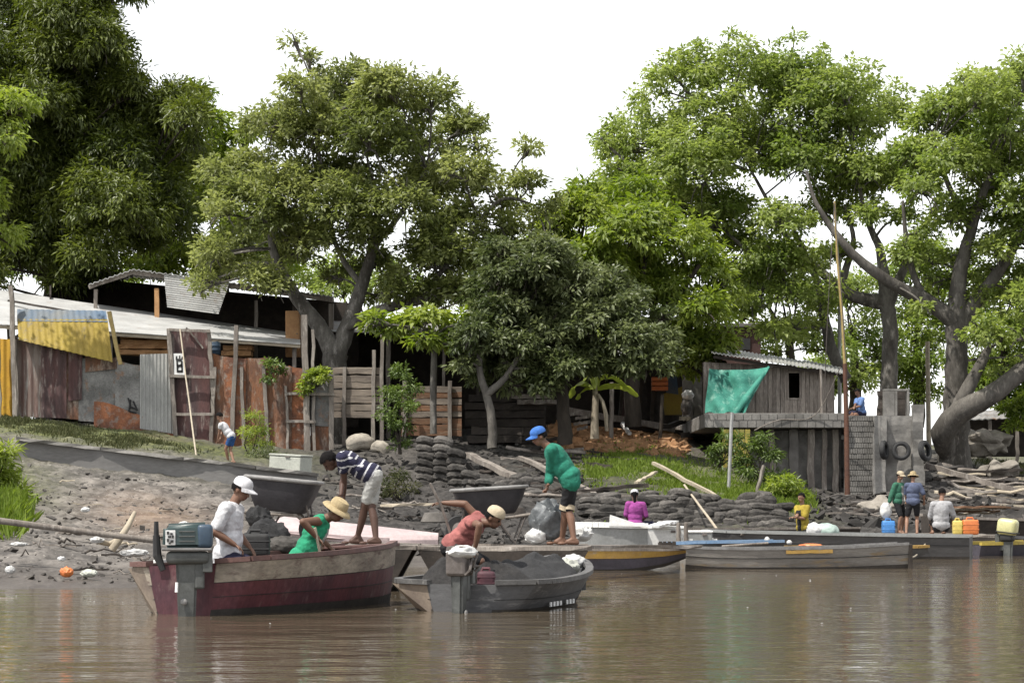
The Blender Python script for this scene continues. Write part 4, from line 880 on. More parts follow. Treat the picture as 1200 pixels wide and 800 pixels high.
tree('bright_tree', 91, [[(742,500,20),(740,440,17),(742,390,14),(750,330,10),(760,270,6)],[(742,392,9),(790,350,8),(820,310,5)],[(742,400,9),(700,350,7),(680,290,4)]],
     [(690,258,36),(735,280,44),(790,285,46),(822,320,38),(772,350,44),(825,370,34),(840,405,28),(700,310,40),(655,262,26),(815,430,30),(660,300,34),(745,225,26),(690,225,22),(850,340,22),(640,290,24),(800,400,36),(668,235,16),(620,310,30),(640,335,30),(720,340,40),(745,310,40),(600,300,24),(760,260,36)],
     'bright', 'bark_dark', 'bright yellow-green tree standing between the dark tree and the hut', 1.8, .28, .11, 1.05, seed=26, droop=.45, clump=.42)
tree('mango_tree', 97, [[(60,520,40),(62,420,36),(66,340,32),(70,260,24),(80,180,14)],[(66,330,18),(30,270,14),(-20,220,9)],[(68,300,18),(120,260,13),(170,220,8)],[(70,260,14),(60,170,10),(40,60,6)]],
     [(50,50,58),(105,18,34),(115,88,50),(40,128,60),(105,160,66),(165,150,44),(205,122,32),(60,220,68),(135,240,60),(185,215,38),(55,300,44),(110,300,40),(-40,90,80),(-40,230,80),(95,325,28),(20,300,44),(228,112,16),(165,285,30),(70,70,50),(10,10,60),(130,-10,30),(150,110,36),(-60,320,60),(85,130,50),(80,190,56),(30,190,60),(100,250,50),(140,190,50),(180,180,40),(75,260,50),(165,250,40),(120,55,36),(20,250,50),(75,20,50),(120,130,50),(190,240,34),(50,100,50),(200,170,34),(222,138,26),(215,185,30),(205,270,26),(230,165,16),(120,325,20),(70,330,22)],
     'mango', 'bark_dark', 'large dark tree overhanging the roofs at the upper left', 2.8, .26, .075, 1.7, seed=27, droop=.45, clump=.42, per=40, flat=.95)
tree('bright_tree', 104, [[(265,500,22),(262,420,18),(262,330,13),(262,240,8)],[(262,330,9),(300,290,6)],[(262,320,9),(220,280,6)]],
     [(238,168,26),(245,140,22),(232,110,16),(262,205,40),(232,245,38),(285,270,42),(210,300,34),(255,310,40),(310,310,32),(175,315,28),(205,180,22),(290,160,16)], 'bright', 'bark_dark', 'bright green tree showing between the dark tree and the olive one', 1.8, .30, .13, 1.0, seed=28, droop=.3)
tree('bright_tree', 80, [[(-70,520,20),(-66,400,16),(-50,250,11),(-20,170,6)]], [(18,128,30),(-8,150,34),(10,170,20),(-40,120,40),(0,280,26),(-40,230,50)], 'bright', 'bark_dark', 'bright yellow-green foliage reaching in at the left edge', 1.0, .24, .10, 1.0, seed=29, droop=.6)
tree('bright_tree', 83.4, [[(508,508,8),(508,440,8),(510,395,6)]], [(480,382,20),(505,376,22),(532,388,20),(552,378,18),(520,402,14),(458,388,16),(440,378,14),(495,398,14),(545,404,12)], 'bright', 'bark', 'low bright leafy branches hanging over the plank wall', .8, .26, .12, 1.0, seed=30, droop=.4)
for k,(px,py,r,d,s,lab,bl) in enumerate((
    (1000,500,0,128,31,'bright far tree seen between the hut and the grey trunk',[(1010,340,30),(985,350,28),(1020,375,24),(960,440,24),(1035,420,24),(985,420,28),(1010,405,34),(1000,450,30),(1020,440,24),(975,455,20)]),
    (1075,500,0,132,32,'bright far tree between the two right trunks',[(1080,300,34),(1060,330,34),(1100,350,36),(1075,370,34),(1110,400,30),(1060,430,30),(1070,400,34),(1090,430,34),(1062,445,30),(1085,465,26),(1062,375,22)]),
    (1175,520,0,124,33,'bright far tree right of the thick trunk',[(1140,330,34),(1190,350,40),(1150,380,34),(1220,390,44),(1130,440,26),(1160,400,30),(1190,430,34),(1165,455,30),(1205,470,34),(1150,430,20),(1230,430,40),(1180,490,22)]),
    (925,500,0,118,34,'far green tree above the hut roof',[(880,340,34),(920,345,34),(955,350,30),(860,370,30),(900,310,34),(940,310,30),(890,395,24),(925,388,30),(955,395,26),(905,415,20),(960,410,18)]),
    (10,500,0,120,35,'far bright tree under the dark crown at left',[(20,300,30),(60,320,28),(-10,320,30),(110,335,20),(150,330,20)]),
    (430,500,0,125,36,'far green tree behind the olive crown',[(400,330,40),(460,340,40),(360,330,30),(520,350,36),(580,340,40)]),
    (1310,520,0,118,38,'bright far tree standing beyond the right edge of the quay trees',[(1280,420,40),(1330,400,50),(1300,350,44),(1370,420,40),(1320,460,40),(1260,460,26)]),
    (700,500,0,128,37,'far green tree behind the yellow-green one',[(640,300,34),(690,330,40),(760,330,40),(620,350,36),(700,400,40),(780,420,40)]))):
    tree('far_tree', d, [[(px,py,16),(px+3,450,13),(px,400,8)]], bl, 'far' if k in (1,2,4) else 'big', 'bark_dark', lab, 1.6, .24, .12, 1.1, 'far trees behind the village', s, .3, .5, 30, twigs=True, back=.3)
random.seed(99)
# low plants
def bush(px, py, d, blobs, lm, label, name='bush', ls=.13, lw=.05, seed=3, per=30, clump=.22, dens=1.2):
    rng = np.random.default_rng(seed); A = at(px, py, d); t = thing(name, A, label, 'plant')
    C, Ax, N_, ln, wd, T, cent = crown_leaves(blobs, d, .25, ls, lw, dens, rng, .3, clump, per)
    mb = MB()
    for c, R in cent:
        c = Vector(c); cp = curve_pts([A+Vector((random.uniform(-.1,.1),random.uniform(-.1,.1),-.05)), A.lerp(c,.55)+Vector((random.gauss(0,.08),random.gauss(0,.08),.05)), c], 4); mb.tube(cp, list(np.linspace(.03,.008,len(cp))), 5)
    mb.build('stems', M['bark_dark'], t); leaf_mesh('foliage', C, Ax, N_, ln, wd, T, LM[lm], t)
bush(468, 530, 80, [(468,440,12),(462,465,15),(478,480,13),(466,500,14),(482,455,10),(455,485,10),(470,520,10)], 'weed', 'tall leafy shrub growing beside the post between plank fence and plank wall', seed=41)
bush(296, 540, 79, [(298,490,11),(292,508,12),(304,505,12),(296,525,11),(310,522,10)], 'bright', 'feathery bright bush right of the woman in blue shorts', seed=42, ls=.12, lw=.03)
bush(303, 545, 77.5, [(296,535,10),(312,532,10),(322,540,10),(305,542,9)], 'dark', 'low dark bush below the feathery bright one', seed=43, ls=.1, lw=.04)
bush(372, 450, 83.6, [(366,440,9),(374,436,8),(378,446,7),(362,450,7),(360,458,5)], 'bright', 'bright green creeper on top of the tall fence post', 'creeper', seed=44, ls=.16, lw=.09)
bush(320, 440, 83.6, [(318,428,7),(326,436,7),(316,445,6)], 'weed', 'small green creeper on the rusty fence left of the tall post', 'creeper', seed=45, ls=.14, lw=.08)
bush(465, 585, 70, [(455,568,10),(468,560,11),(478,572,9),(448,580,9),(466,578,10)], 'grass_dull', 'dull green weeds behind the striped man', 'weeds', seed=46, ls=.14, lw=.035)
bush(890, 560, 79, [(872,540,12),(885,525,12),(900,535,13),(878,555,12),(910,560,12),(925,570,12),(893,512,8),(868,515,8),(930,582,8)], 'weed', 'tall weeds growing under the quay slab', 'weeds', seed=47, ls=.18, lw=.05)
bush(918, 590, 76, [(908,572,12),(922,568,13),(932,580,12),(915,585,10),(938,590,7)], 'bright', 'bright green bush behind the boy in the yellow shirt', seed=48, ls=.16, lw=.06)
bush(845, 545, 82, [(835,530,8),(848,524,9),(860,530,8),(850,510,7),(840,540,8)], 'weed', 'weeds at the foot of the yellow-green boards', 'weeds', seed=49, ls=.18, lw=.05)
bush(1192, 500, 96, [(1185,478,10),(1195,485,12),(1203,470,12),(1190,500,8)], 'bright', 'bright bush at the right edge under the big limb', seed=50, ls=.2, lw=.1)
bush(-20, 605, 55, [(2,560,16),(-10,540,18),(20,580,14),(8,590,14),(30,590,10),(-30,570,30),(10,530,10)], 'bright', 'bright green bush at the left edge of the mud bank', seed=51, ls=.22, lw=.035, per=40)
def banana():
    d = 88; A = at(697,512,d); t = thing('banana_plant', A, 'young banana plant with pale yellow-green leaves at the top of the bank', 'plant'); b = MB()
    b.tube([at(697,514,d), at(697,490,d), at(698,466,d), at(697,452,d)], [.16,.13,.11,.08], 9); b.build('stem', M['wood_pale'], t, smooth=True)
    b = MB(); b.tube([at(711,505,d-.2), at(710,485,d-.2), at(706,470,d-.2), at(701,462,d-.1)], [.06,.07,.06,.04], 8); b.build('stem', M['wood_pale'], t, smooth=True)
    for pts, w in (([(697,455),(715,449),(735,452),(748,464)],.35),([(697,455),(703,440),(720,440),(738,456)],.3),([(697,456),(685,446),(674,452),(667,466)],.34),([(697,455),(692,432),(688,436),(684,446)],.26),([(697,452),(700,432),(706,428),(712,436)],.26),([(697,455),(690,452),(680,460),(676,468)],.25)):
        cp = curve_pts([at(p[0],p[1],d+random.uniform(-.5,.5)) for p in pts], 6); vs = []; fs = []; n = len(cp)
        for i, p in enumerate(cp):
            u = i/(n-1); ww = w*math.sin(math.pi*(.08+.9*u))**.6; tg = (cp[min(i+1,n-1)]-cp[max(i-1,0)]).normalized(); sd = tg.cross(Vector((0,.6,.8))).normalized()
            vs += [p-sd*ww*.5*random.uniform(.75,1.1)-Vector((0,0,ww*.3)), p, p+sd*ww*.5*random.uniform(.75,1.1)-Vector((0,0,ww*.3))]
        for i in range(n-1): a = i*3; fs += [(a,a+1,a+4,a+3),(a+1,a+2,a+5,a+4)]
        b = MB(); b.add(vs, fs); o = b.build('leaf', LM['bright'], t, smooth=True)
        q = o.data.attributes.new('tone','FLOAT','POINT'); q.data.foreach_set('value', np.full(len(o.data.vertices), .9, np.float32))
banana()
def grass(n, regions, lm, label, h, name='grass'):
    C = []; 
    for _ in range(n):
        px, d, rx, rd = random.choice(regions); a = random.gauss(0,.5); b = random.gauss(0,.5)
        p = g(px+a*rx, d+b*rd, -.02)
        if mnoise.noise(Vector((p.x*.9, p.y*.55, 4.0)))*.6+mnoise.noise(Vector((p.x*2.6, p.y*1.5, 1.0)))*.4 < random.uniform(-.25,.1): continue
        C.append(tuple(p))
    C = np.array(C); m = len(C); A = RNG.normal(0,.45,(m,3)); A[:,2] = 1; Nn = RNG.normal(0,1,(m,3)); Nn[:,2] = .2
    o = leaf_mesh(name, C, A, Nn, h*RNG.uniform(.5,1.3,m), .035*RNG.uniform(.6,1.4,m)*max(1,h/.3), np.clip(RNG.normal(.45,.25,m),0,1), LM[lm])
    tag(o, label, 'grass', None, 'stuff')
grass(9000, [(40,79,90,5),(110,78,80,4),(160,76,60,3),(0,83,60,5)], 'grass_dull', 'dull short grass above the retaining wall', .16)
grass(16000, [(760,81,70,7),(790,77,90,6),(830,76,60,6),(735,84,40,5),(870,75,40,5),(700,79,20,4)], 'grass', 'bright grass on the slope above the sandbags', .20)
grass(5000, [(905,77,30,4),(930,78,20,4)], 'grass', 'bright grass in front of the quay stilts', .34)
grass(4000, [(1195,100,40,5)], 'grass_dull', 'grass patch beyond the debris slope at the right edge', .25)
grass(6000, [(-4,54,24,6),(-18,58,26,6),(10,50,18,4)], 'grass', 'long bright grass clump at the left edge of the mud bank', .42)
# ---------------------------------------------------------------- boats
def place(x, y, yaw, z=0): return Matrix.Translation((x, y, z)) @ Matrix.Rotation(yaw, 4, 'Z')
def hull_parts(t, T, st, m_hull, m_rim, m_in=None, th=.035, n=5, strake=None, m_strake=None, rail=(.06,.045), thwarts=(), m_thwart='wood', flare=.0, bands=(), bilge=.05):
    xs = np.linspace(0, 1, len(st)); N = 28; S = []
    P = [Vector(s[:3]).to_4d() for s in st]
    arr = np.array(st, float)
    for i in range(N+1): S.append([float(np.interp(i/N, xs, arr[:, k])) for k in range(5)])
    # light smoothing of the plan curve
    A = np.array(S)
    for _ in range(3): A[1:-1, 1:] = .25*A[:-2, 1:]+.5*A[1:-1, 1:]+.25*A[2:, 1:]
    def sec(s, inner=False):
        x, wt, wb, zb, zt = s
        o = th if inner else 0; pts = []
        for j in range(n+1):
            v = j/n; w = wb+(wt-wb)*(v**.8) + flare*math.sin(v*math.pi); pts.append((max(w-o, .004), zb+bilge*(1 if inner else 0)*(1-v) + (zt-zb)*v))
        L_ = [(x, p[0], p[1]) for p in reversed(pts)] + [(x, -p[0], p[1]) for p in pts]
        return L_
    b = MB(T); vs = []; fs = []; q = 2*(n+1)
    rows = [sec(s) for s in A]
    inn = []
    for i, s in enumerate(A):
        s2 = list(s); s2[0] = s[0] + (th if i == 0 else (-th if i == N else 0)); inn.append(sec(s2, True))
    for r in rows: vs += r
    off = len(vs)
    for r in inn: vs += r
    for i in range(N):
        for j in range(q-1):
            a = i*q+j; fs += [(a, a+q, a+q+1, a+1), (off+a, off+a+1, off+a+q+1, off+a+q)]
        a = i*q; fs.append((a, off+a, off+a+q, a+q)); a = i*q+q-1; fs.append((a, a+q, off+a+q, off+a))
    for i, sg in ((0, 1), (N, -1)):
        for j in range(n):                     # end walls, outer and inner, with the top rim
            a = i*q+j; c = i*q+q-1-j; fs += [(a, a+1, c-1, c), (off+a, off+a+1, off+c-1, off+c)]
        a = i*q; c = a+q-1; fs.append((a, c, off+c, off+a))
    b.add(vs, fs); h = b.build('hull', M[m_hull], t)
    for sy in (1, -1):
        g_ = MB(T); k = range(0, N, 2)
        for i in k:
            p0 = A[i]; p1 = A[min(i+2, N)]
            g_.beam((p0[0], sy*(p0[1]-th*.4), p0[4]+rail[1]/2-.004), (p1[0], sy*(p1[1]-th*.4), p1[4]+rail[1]/2-.004), rail[0], rail[1])
        g_.build('gunwale', M[m_rim], t)
        if strake:
            k_ = MB(T)
            vs = []; fs = []
            for i in range(N+1):
                x, wt, wb, zb, zt = A[i]
                for e in (.012, -.004):
                    for v in (strake, .985):
                        w = wb+(wt-wb)*(v**.8)+flare*math.sin(v*math.pi); vs.append((x, sy*(w+e), zb+(zt-zb)*v))
            for i in range(N):
                a = i*4; fs += [(a,a+1,a+5,a+4),(a+2,a+6,a+7,a+3),(a,a+4,a+6,a+2),(a+1,a+3,a+7,a+5)]
            fs += [(0,2,3,1),(N*4,N*4+1,N*4+3,N*4+2)]; k_.add(vs, fs); k_.build('strake', M[m_strake], t)
    for v0, v1, mm, nm in bands:
        for sy in (1,-1):
            vs = []; fs = []
            for i in range(N+1):
                x, wt, wb, zb, zt = A[i]
                for e in (.007, -.004):
                    for v in (v0, v1):
                        w = wb+(wt-wb)*(v**.8)+flare*math.sin(v*math.pi); vs.append((x, sy*(w+e), zb+(zt-zb)*v))
            for i in range(N): a = i*4; fs += [(a,a+1,a+5,a+4),(a+2,a+6,a+7,a+3),(a,a+4,a+6,a+2),(a+1,a+3,a+7,a+5)]
            fs += [(0,2,3,1),(N*4,N*4+1,N*4+3,N*4+2)]; k_ = MB(T); k_.add(vs, fs); k_.build(nm, M[mm], t)
    for x, z, wd in thwarts:
        i = min(range(N+1), key=lambda i: abs(A[i][0]-x)); s = A[i]; v = (z-s[3])/(s[4]-s[3]); w = s[2]+(s[1]-s[2])*max(v,0)**.8-th
        k_ = MB(T); k_.bbox((x, 0, z), (wd, 2*w, .035), .006); k_.build('thwart', M[m_thwart], t)
    for i in range(3, N-2, 5):
        s = A[i]
        for sy in (1,-1):
            k_ = MB(T); k_.beam((s[0], sy*(s[2]-th-.005), s[3]+bilge), (s[0], sy*(s[1]-th-.012), s[4]-.02), .04, .03); k_.build('rib', M[m_in or m_hull], t)
    return A
# the maroon outboard boat
Y1 = math.atan2(.894, .447); B1 = place(-3.40, 26.55, Y1) @ Matrix.Rotation(-.05, 4, 'X')
t = thing('outboard_boat', (-3.33, 26.55, 0), 'worn maroon boat with a cream upper strake and the dark teal outboard motor', 'boat')
hull_parts(t, B1, [(0,.42,.30,-.07,.52),(.20,.82,.48,-.07,.53),(.9,.82,.54,-.07,.54),(1.8,.80,.54,-.07,.56),(2.7,.70,.48,-.07,.59),(3.4,.56,.38,-.06,.62),(3.9,.36,.24,-.04,.66)], 'paint_maroon', 'paint_brown', 'paint_maroon', strake=.66, m_strake='paint_cream', bands=((0,.19,'grime','waterline_band'),(.40,.412,'black','plank_seam'),(.648,.66,'black','plank_seam')), rail=(.085,.05), thwarts=((.95,.40,.24),(2.3,.36,.22)), m_thwart='paint_maroon')
b = MB(B1); b.bbox((3.68,0,.655), (.42,.86,.035), .008); b.build('bow_deck', M['paint_brown'], t)
b = MB(B1); b.prism([(.02,.43,.50),(.20,.80,.51),(.20,.49,-.04),(.02,.315,-.04)], (-.012,.010,0)); b.build('quarter_panel', M['paint_tan'], t)
for sy in (.19,-.19): b = MB(B1); b.bbox((-.03,sy*1.25,.565), (.12,.12,.035), .006); b.build('transom_cap', M['white_paint'], t)
# the grey sand boat
Y2 = math.atan2(.954, .255); B2 = place(-.53, 27.3, Y2)
t = thing('outboard_boat', (-.53, 27.3, 0), 'low grey boat heaped with black sand and carrying the bare outboard motor', 'boat')
A2 = hull_parts(t, B2, [(0,.38,.30,-.08,.29),(.22,.86,.48,-.08,.30),(.9,.90,.56,-.08,.30),(2,.84,.56,-.08,.31),(3,.72,.46,-.07,.34),(4,.44,.24,-.04,.41),(4.55,.12,.05,0,.48)], 'paint_grey', 'rim_dark', 'paint_grey', bands=((0,.28,'grime','waterline_band'),(.55,.57,'black','plank_seam')), rail=(.09,.05), thwarts=((1.05,.25,.2),))
b = MB(B2); b.prism([(.02,.39,.28),(.22,.84,.29),(.22,.50,-.05),(.02,.315,-.05)], (-.012,.008,0)); b.build('quarter_panel', M['paint_tan'], t)
for x in (.95,1.1,1.25,1.4,1.7,1.85,2.0): b = MB(B2); b.box((x,-.735, .05), (.07,.012,.05)); b.build('paint_mark', M['white_paint'], t)
def heap(T, cx, cy, rx, ry, h, z0, m, label, name, cat, seed=0, rough=.25, group=None, sharp=1.3):
    n = 44; vs = []; fs = []
    for j in range(n+1):
        for i in range(n+1):
            x = (i/n*2-1); y = (j/n*2-1); r = math.hypot(x, y)
            z = max(0, 1-r**sharp)*h*(1+.45*mnoise.noise(Vector((x*1.6+seed, y*1.6, 0)))) + h*rough*.5*mnoise.noise(Vector((x*3+seed, y*3, 2)))*max(0,1-r) + h*.06*mnoise.noise(Vector((x*11+seed, y*11, 5)))*max(0,1.05-r)
            k = 1 if r <= 1 else 1/r
            vs.append((cx+x*k*rx, cy+y*k*ry, z0+max(z,-.02)))
    for j in range(n):
        for i in range(n): a = j*(n+1)+i; fs.append((a,a+1,a+n+2,a+n+1))
    ring = [i for i in range(n+1)] + [j*(n+1)+n for j in range(1,n+1)] + [n*(n+1)+i for i in range(n-1,-1,-1)] + [j*(n+1) for j in range(n-1,0,-1)]
    q = len(vs); vs += [(vs[i][0], vs[i][1], z0-.08) for i in ring]
    for k in range(len(ring)): fs.append((ring[k], q+k, q+(k+1)%len(ring), ring[(k+1)%len(ring)]))
    fs.append(tuple(range(q+len(ring)-1, q-1, -1)))
    b = MB(T); b.add(vs, fs); return b.build(name, M[m], smooth=False, label=label, cat=cat, group=group)
heap(B2, .85, .34, .62, .44, .46, .18, 'black_sand', 'black sand heap at the tan corner of the low grey boat', 'sand_heap', 'sand', 3, .45)
heap(B2, 2.75, -.05, 1.1, .60, .31, .22, 'netting', 'dark net draped over the sand in the bow half of the low grey boat', 'net_cover', 'net', 8, .8, sharp=2.2)
heap(B2, 1.75, .1, .7, .5, .28, .2, 'black_sand', 'low black sand heap under the person with the shovel', 'sand_heap', 'sand', 5, .6)
bag(672, 666, 31.0, .26, .16, .24, 'white_cloth', 'white plastic bag hanging on the bow of the low grey boat')
bag(664, 676, 30.6, .24, .18, .22, 'fridge', 'pale crumpled netting below the white bag at the bow', 'net', 'net_bundle', .8)
def outboard(T, yaw, label, kind, sc=1.0):
    o = T.translation; t = thing('outboard_motor', tuple(o), label, 'motor'); R = Matrix.Translation(o) @ Matrix.Rotation(yaw, 4, 'Z') @ Matrix.Scale(sc, 4)
    def P(name, mm, par=t, smooth=False):
        b = MB(R); return b, (lambda: b.build(name, M[mm], par, smooth=smooth))
    b, f = P('leg', 'motor_grey', smooth=True)
    bm = bmesh.new(); bmesh.ops.create_cube(bm, size=1)
    for v in bm.verts:
        k = .78 if v.co.z < 0 else 1.15; v.co = Vector((v.co.x*.20*k, v.co.y*.12*k, v.co.z*.86 - .40))
    bmesh.ops.bevel(bm, geom=bm.edges[:], offset=.025, segments=2, affect='EDGES'); b.frombm(bm)
    b.bbox((0,0,-.64), (.30,.16,.015), .004); b.tube([(-.16,0,-.86),(0,0,-.84),(.16,0,-.86)], [.03,.06,.03], 10); b.prism([(-.02,-.012,-.88),(.10,-.012,-.88),(.04,-.012,-1.04)], (0,.024,0)); leg = f()
    b, f = P('exhaust_cap', 'tub_rim', leg); b.ball((-.03,-.085,-.42), .035, (1,.5,1)); f()
    b, f = P('propeller', 'motor_grey', leg)
    for k in range(3):
        a = k*2.094; b.beam((-.19, .03*math.cos(a), -.86+.03*math.sin(a)), (-.20, .11*math.cos(a), -.86+.11*math.sin(a)), .07, .012, up=Vector((1,.4,0)))
    f()
    b, f = P('swivel_bracket', 'motor_grey'); b.bbox((.13,0,-.12), (.10,.16,.34), .02); b.bbox((.21,.09,-.02), (.10,.03,.20), .01); b.bbox((.21,-.09,-.02), (.10,.03,.20), .01); f()
    if kind == 1:
        b, f = P('lower_cover', 'motor_grey', smooth=True); b.bbox((.01,0,.03), (.44,.26,.13), .045, seg=3); f()
        b, f = P('cowl', 'motor_dark', smooth=True)
        bm = bmesh.new(); bmesh.ops.create_cube(bm, size=1)
        for v in bm.verts: v.co = Vector((v.co.x*.50*(.94 if v.co.z > 0 else 1), v.co.y*.30*(.85 if v.co.z > 0 else 1), v.co.z*.27 + .25 + (.02*v.co.x if v.co.z > 0 else 0)))
        bmesh.ops.bevel(bm, geom=bm.edges[:], offset=.05, segments=3, affect='EDGES'); b.frombm(bm); c = f()
        b, f = P('cowl_front', 'motor_blue', c, True); b.bbox((.185,0,.25), (.16,.312,.24), .04, seg=3); f()
        b, f = P('cowl_trim', 'tub_rim', c); b.bbox((0,0,.115), (.51,.31,.03), .012); f()
        b, f = P('marking_plate', 'white_paint', c); b.bbox((-.165,-.147,.235), (.10,.012,.15), .003, rx=.06); mp = f()
        b, f = P('marks', 'black', mp)
        for x, z, w, h in ((-.19,.285,.02,.03),(-.155,.275,.025,.02),(-.175,.245,.03,.02),(-.14,.245,.015,.03),(-.19,.21,.02,.03),(-.15,.2,.03,.025),(-.17,.18,.02,.015)): b.box((x,-.158+(z-.235)*.06*-1,z), (w,.012,h))
        f()
        b, f = P('cowl_ribs', 'motor_grey', c)
        for z in (.20,.25,.30): b.beam((-.08,-.150+(z-.2)*.06,z), (.08,-.150+(z-.2)*.06,z), .012, .012)
        f()
        b, f = P('tilt_handle', 'black'); b.tube([(-.24,-.02,-.10),(-.30,0,.05),(-.31,0,.26)], [.03,.045,.035], 8); b.tube([(-.31,0,.22),(-.31,0,.40)], [.028,.022], 8); f()
        b, f = P('gear_lever', 'white_paint'); b.tube([(-.10,-.12,-.22),(-.105,-.13,-.32)], .016, 6); f()
    elif kind == 2:   # bare powerhead under a cloth
        b, f = P('powerhead', 'steel'); b.bbox((0,0,.10), (.30,.22,.26), .03)
        for k in range(5): b.tube([(random.uniform(-.15,.15),-.13,random.uniform(0,.2)),(random.uniform(-.2,.2),-.17,random.uniform(.02,.2)),(random.uniform(-.2,.2),-.12,random.uniform(-.05,.2))], .015, 6)
        b.lathe([(.13,.22),(.14,.24),(.13,.28),(.04,.29)], (0,0,0), 16); f()
        b, f = P('tiller', 'motor_grey'); b.tube([(.15,.05,.05),(.4,.1,.12),(.6,.12,.13)], [.025,.022,.026], 8); f()
    else:
        b, f = P('lower_cover', 'black', smooth=True); b.bbox((.01,0,.0), (.30,.24,.16), .045, seg=3); f()
        b, f = P('cowl', 'motor_yellow', smooth=True); b.bbox((0,0,.24), (.44,.32,.36), .09, seg=3, ry=-.12); c = f()
        b, f = P('cowl_band', 'black', c); b.bbox((0,0,.12), (.45,.33,.03), .012, ry=-.12); f()
    return t
outboard(Matrix.Translation((xo(219,26.2), 26.2, .57)), .12, 'dark teal and blue outboard motor with a white marked plate on the maroon boat', 1)
outboard(Matrix.Translation((xo(538,27.0), 27.0, .42)), Y2, 'bare rusty outboard motor covered by a white cloth on the grey boat', 2, 1.0)
bag(541, 654, 26.95, .30, .13, .28, 'white_cloth', 'white cloth draped over the bare outboard motor', 'cloth', 'cloth', .35)
def jerrycan(px, py, d, m, label, w=.28, h=.34, dep=.18, rz=0):
    A = at(px,py,d); t = thing('jerrycan', A, label, 'jerrycan'); T = Matrix.Translation(A) @ Matrix.Rotation(rz,4,'Z')
    b = MB(T); b.bbox((0,0,h*.45), (w,dep,h*.9), .04, seg=3)
    for z in (.3,.6): b.bbox((0,0,h*z), (w*1.03,dep*1.04,.02), .008)
    b.build('body', M[m], t, smooth=True)
    b = MB(T); b.tube([(-w*.25,0,h*.88),(-w*.2,0,h*1.02),(w*.15,0,h*1.02),(w*.2,0,h*.88)], .018, 8); b.build('handle', M[m], t)
    b = MB(T); b.lathe([(.03,h*.86),(.03,h*.98)], (w*.34,0,0), 10); b.build('cap', M['black'], t)
jerrycan(570, 690, 27.9, 'paint_maroon', 'small reddish can behind the bare outboard motor', .2, .22, .15)
# decked grey barges behind the two near boats
def deck_barge(name, x0, x1, y0, y1, zt, m, label, cat='barge', zb=-.1):
    t = thing(name, ((x0+x1)/2, (y0+y1)/2, 0), label, cat)
    b = MB(); r = .35
    b.prism([(x0,y0,zt-.06),(x0+r,y0,zb),(x1-r,y0,zb),(x1,y0,zt-.06)], (0,y1-y0,0)); b.build('hull', M[m], t)
    n = max(3, int((y1-y0)/.28))
    for k in range(n):
        a = y0+(y1-y0)*k/n; q = MB(); q.beam((x0-.05,a+(y1-y0)/n/2,zt-.028), (x1+.05,a+(y1-y0)/n/2,zt-.028), (y1-y0)/n-.02, .055, 8, .004); q.build('deck_plank', M['wood'], t)
deck_barge('plank_barge', xo(262,35.5), xo(489,35.5), 33.6, 36.2, .60, 'wood_dark', 'grey plank barge under the striped man and the left tray')
deck_barge('plank_barge', xo(494,35.2), xo(686,35.2), 33.9, 36.0, .585, 'wood_dark', 'grey plank barge behind the heaped sand boat')
b = MB(); b.beam((xo(560,34.6),34.62,.575), (xo(812,44.5),44.5,.40), .34, .05, 10, .006); b.build('gangplank', M['wood'], label='long grey gangplank under the feet of the green jacket man', cat='plank')
# pale pink cambered deck behind the striped man
def pink():
    t = thing('pink_boat', (xo(430,37.5), 37.5, .5), 'pale pink boat with a sloping foredeck behind the striped man', 'boat'); b = MB(); N = 16; vs = []; fs = []
    L_ = 3.0
    for i in range(N+1):
        u = i/N; x = -1.1+2.4*u; w = .95*(1-max(0,(u-.35)/.65)**2.2)+.02; zc = .96-.22*u-.02*u*u
        for j in range(9):
            v = j/8*2-1; vs.append((x, v*w, zc - .20*abs(v)**1.6))
    for i in range(N):
        for j in range(8): a = i*9+j; fs.append((a,a+1,a+10,a+9))
    q = len(vs); vs += [(p[0], p[1]*.95, .62) for p in vs[:]]
    for i in range(N):
        a = i*9; fs += [(a, a+9, a+9+q, a+q)]; a += 8; fs += [(a, a+q, a+9+q, a+9)]
    fs.append(tuple([i*9+q for i in range(N+1)] + [i*9+8+q for i in range(N,-1,-1)])); fs.append(tuple(list(range(9))+[8+q-k for k in range(9)]))
    T = place(xo(415,38), 38.0, -.25); b = MB(T); b.add(vs, fs); b.build('foredeck', M['paint_pink'], t, smooth=True)
    b = MB(T); b.beam((-1.1,-.96,.73), (.8,-.85,.60), .05, .10, 8, .003); b.build('gunwale', M['paint_pink'], t)
pink()
# long moored canoes and barges, from left to right
def longboat(pxa, da, pxb, db, st, label, name='canoe', cat='canoe', **kw):
    A = Vector((xo(pxa,da), da, 0)); B = Vector((xo(pxb,db), db, 0)); v = B-A; L_ = v.length; yaw = math.atan2(v.y, v.x)
    t = thing(name, A, label, cat); S = [(f*L_, a, b_, c, e) for f, a, b_, c, e in st]
    hull_parts(t, place(A.x, A.y, yaw), S, **kw); return t, place(A.x, A.y, yaw), L_
t, T, L_ = longboat(560,44.6,803,44.6,[(0,.2,.1,.06,.36),(.12,.42,.3,-.06,.34),(.5,.5,.4,-.06,.34),(.72,.46,.36,-.06,.34),(.9,.34,.2,.06,.335),(1,.22,.12,.20,.35)],
    'dark purple canoe with an ochre painted rim behind the heaped sand boat', m_hull='paint_purple', m_rim='wood', bands=((0,.2,'grime','waterline_band'),), strake=.66, m_strake='paint_ochre', thwarts=((1.3,.22,.2),(2.6,.24,.2)))
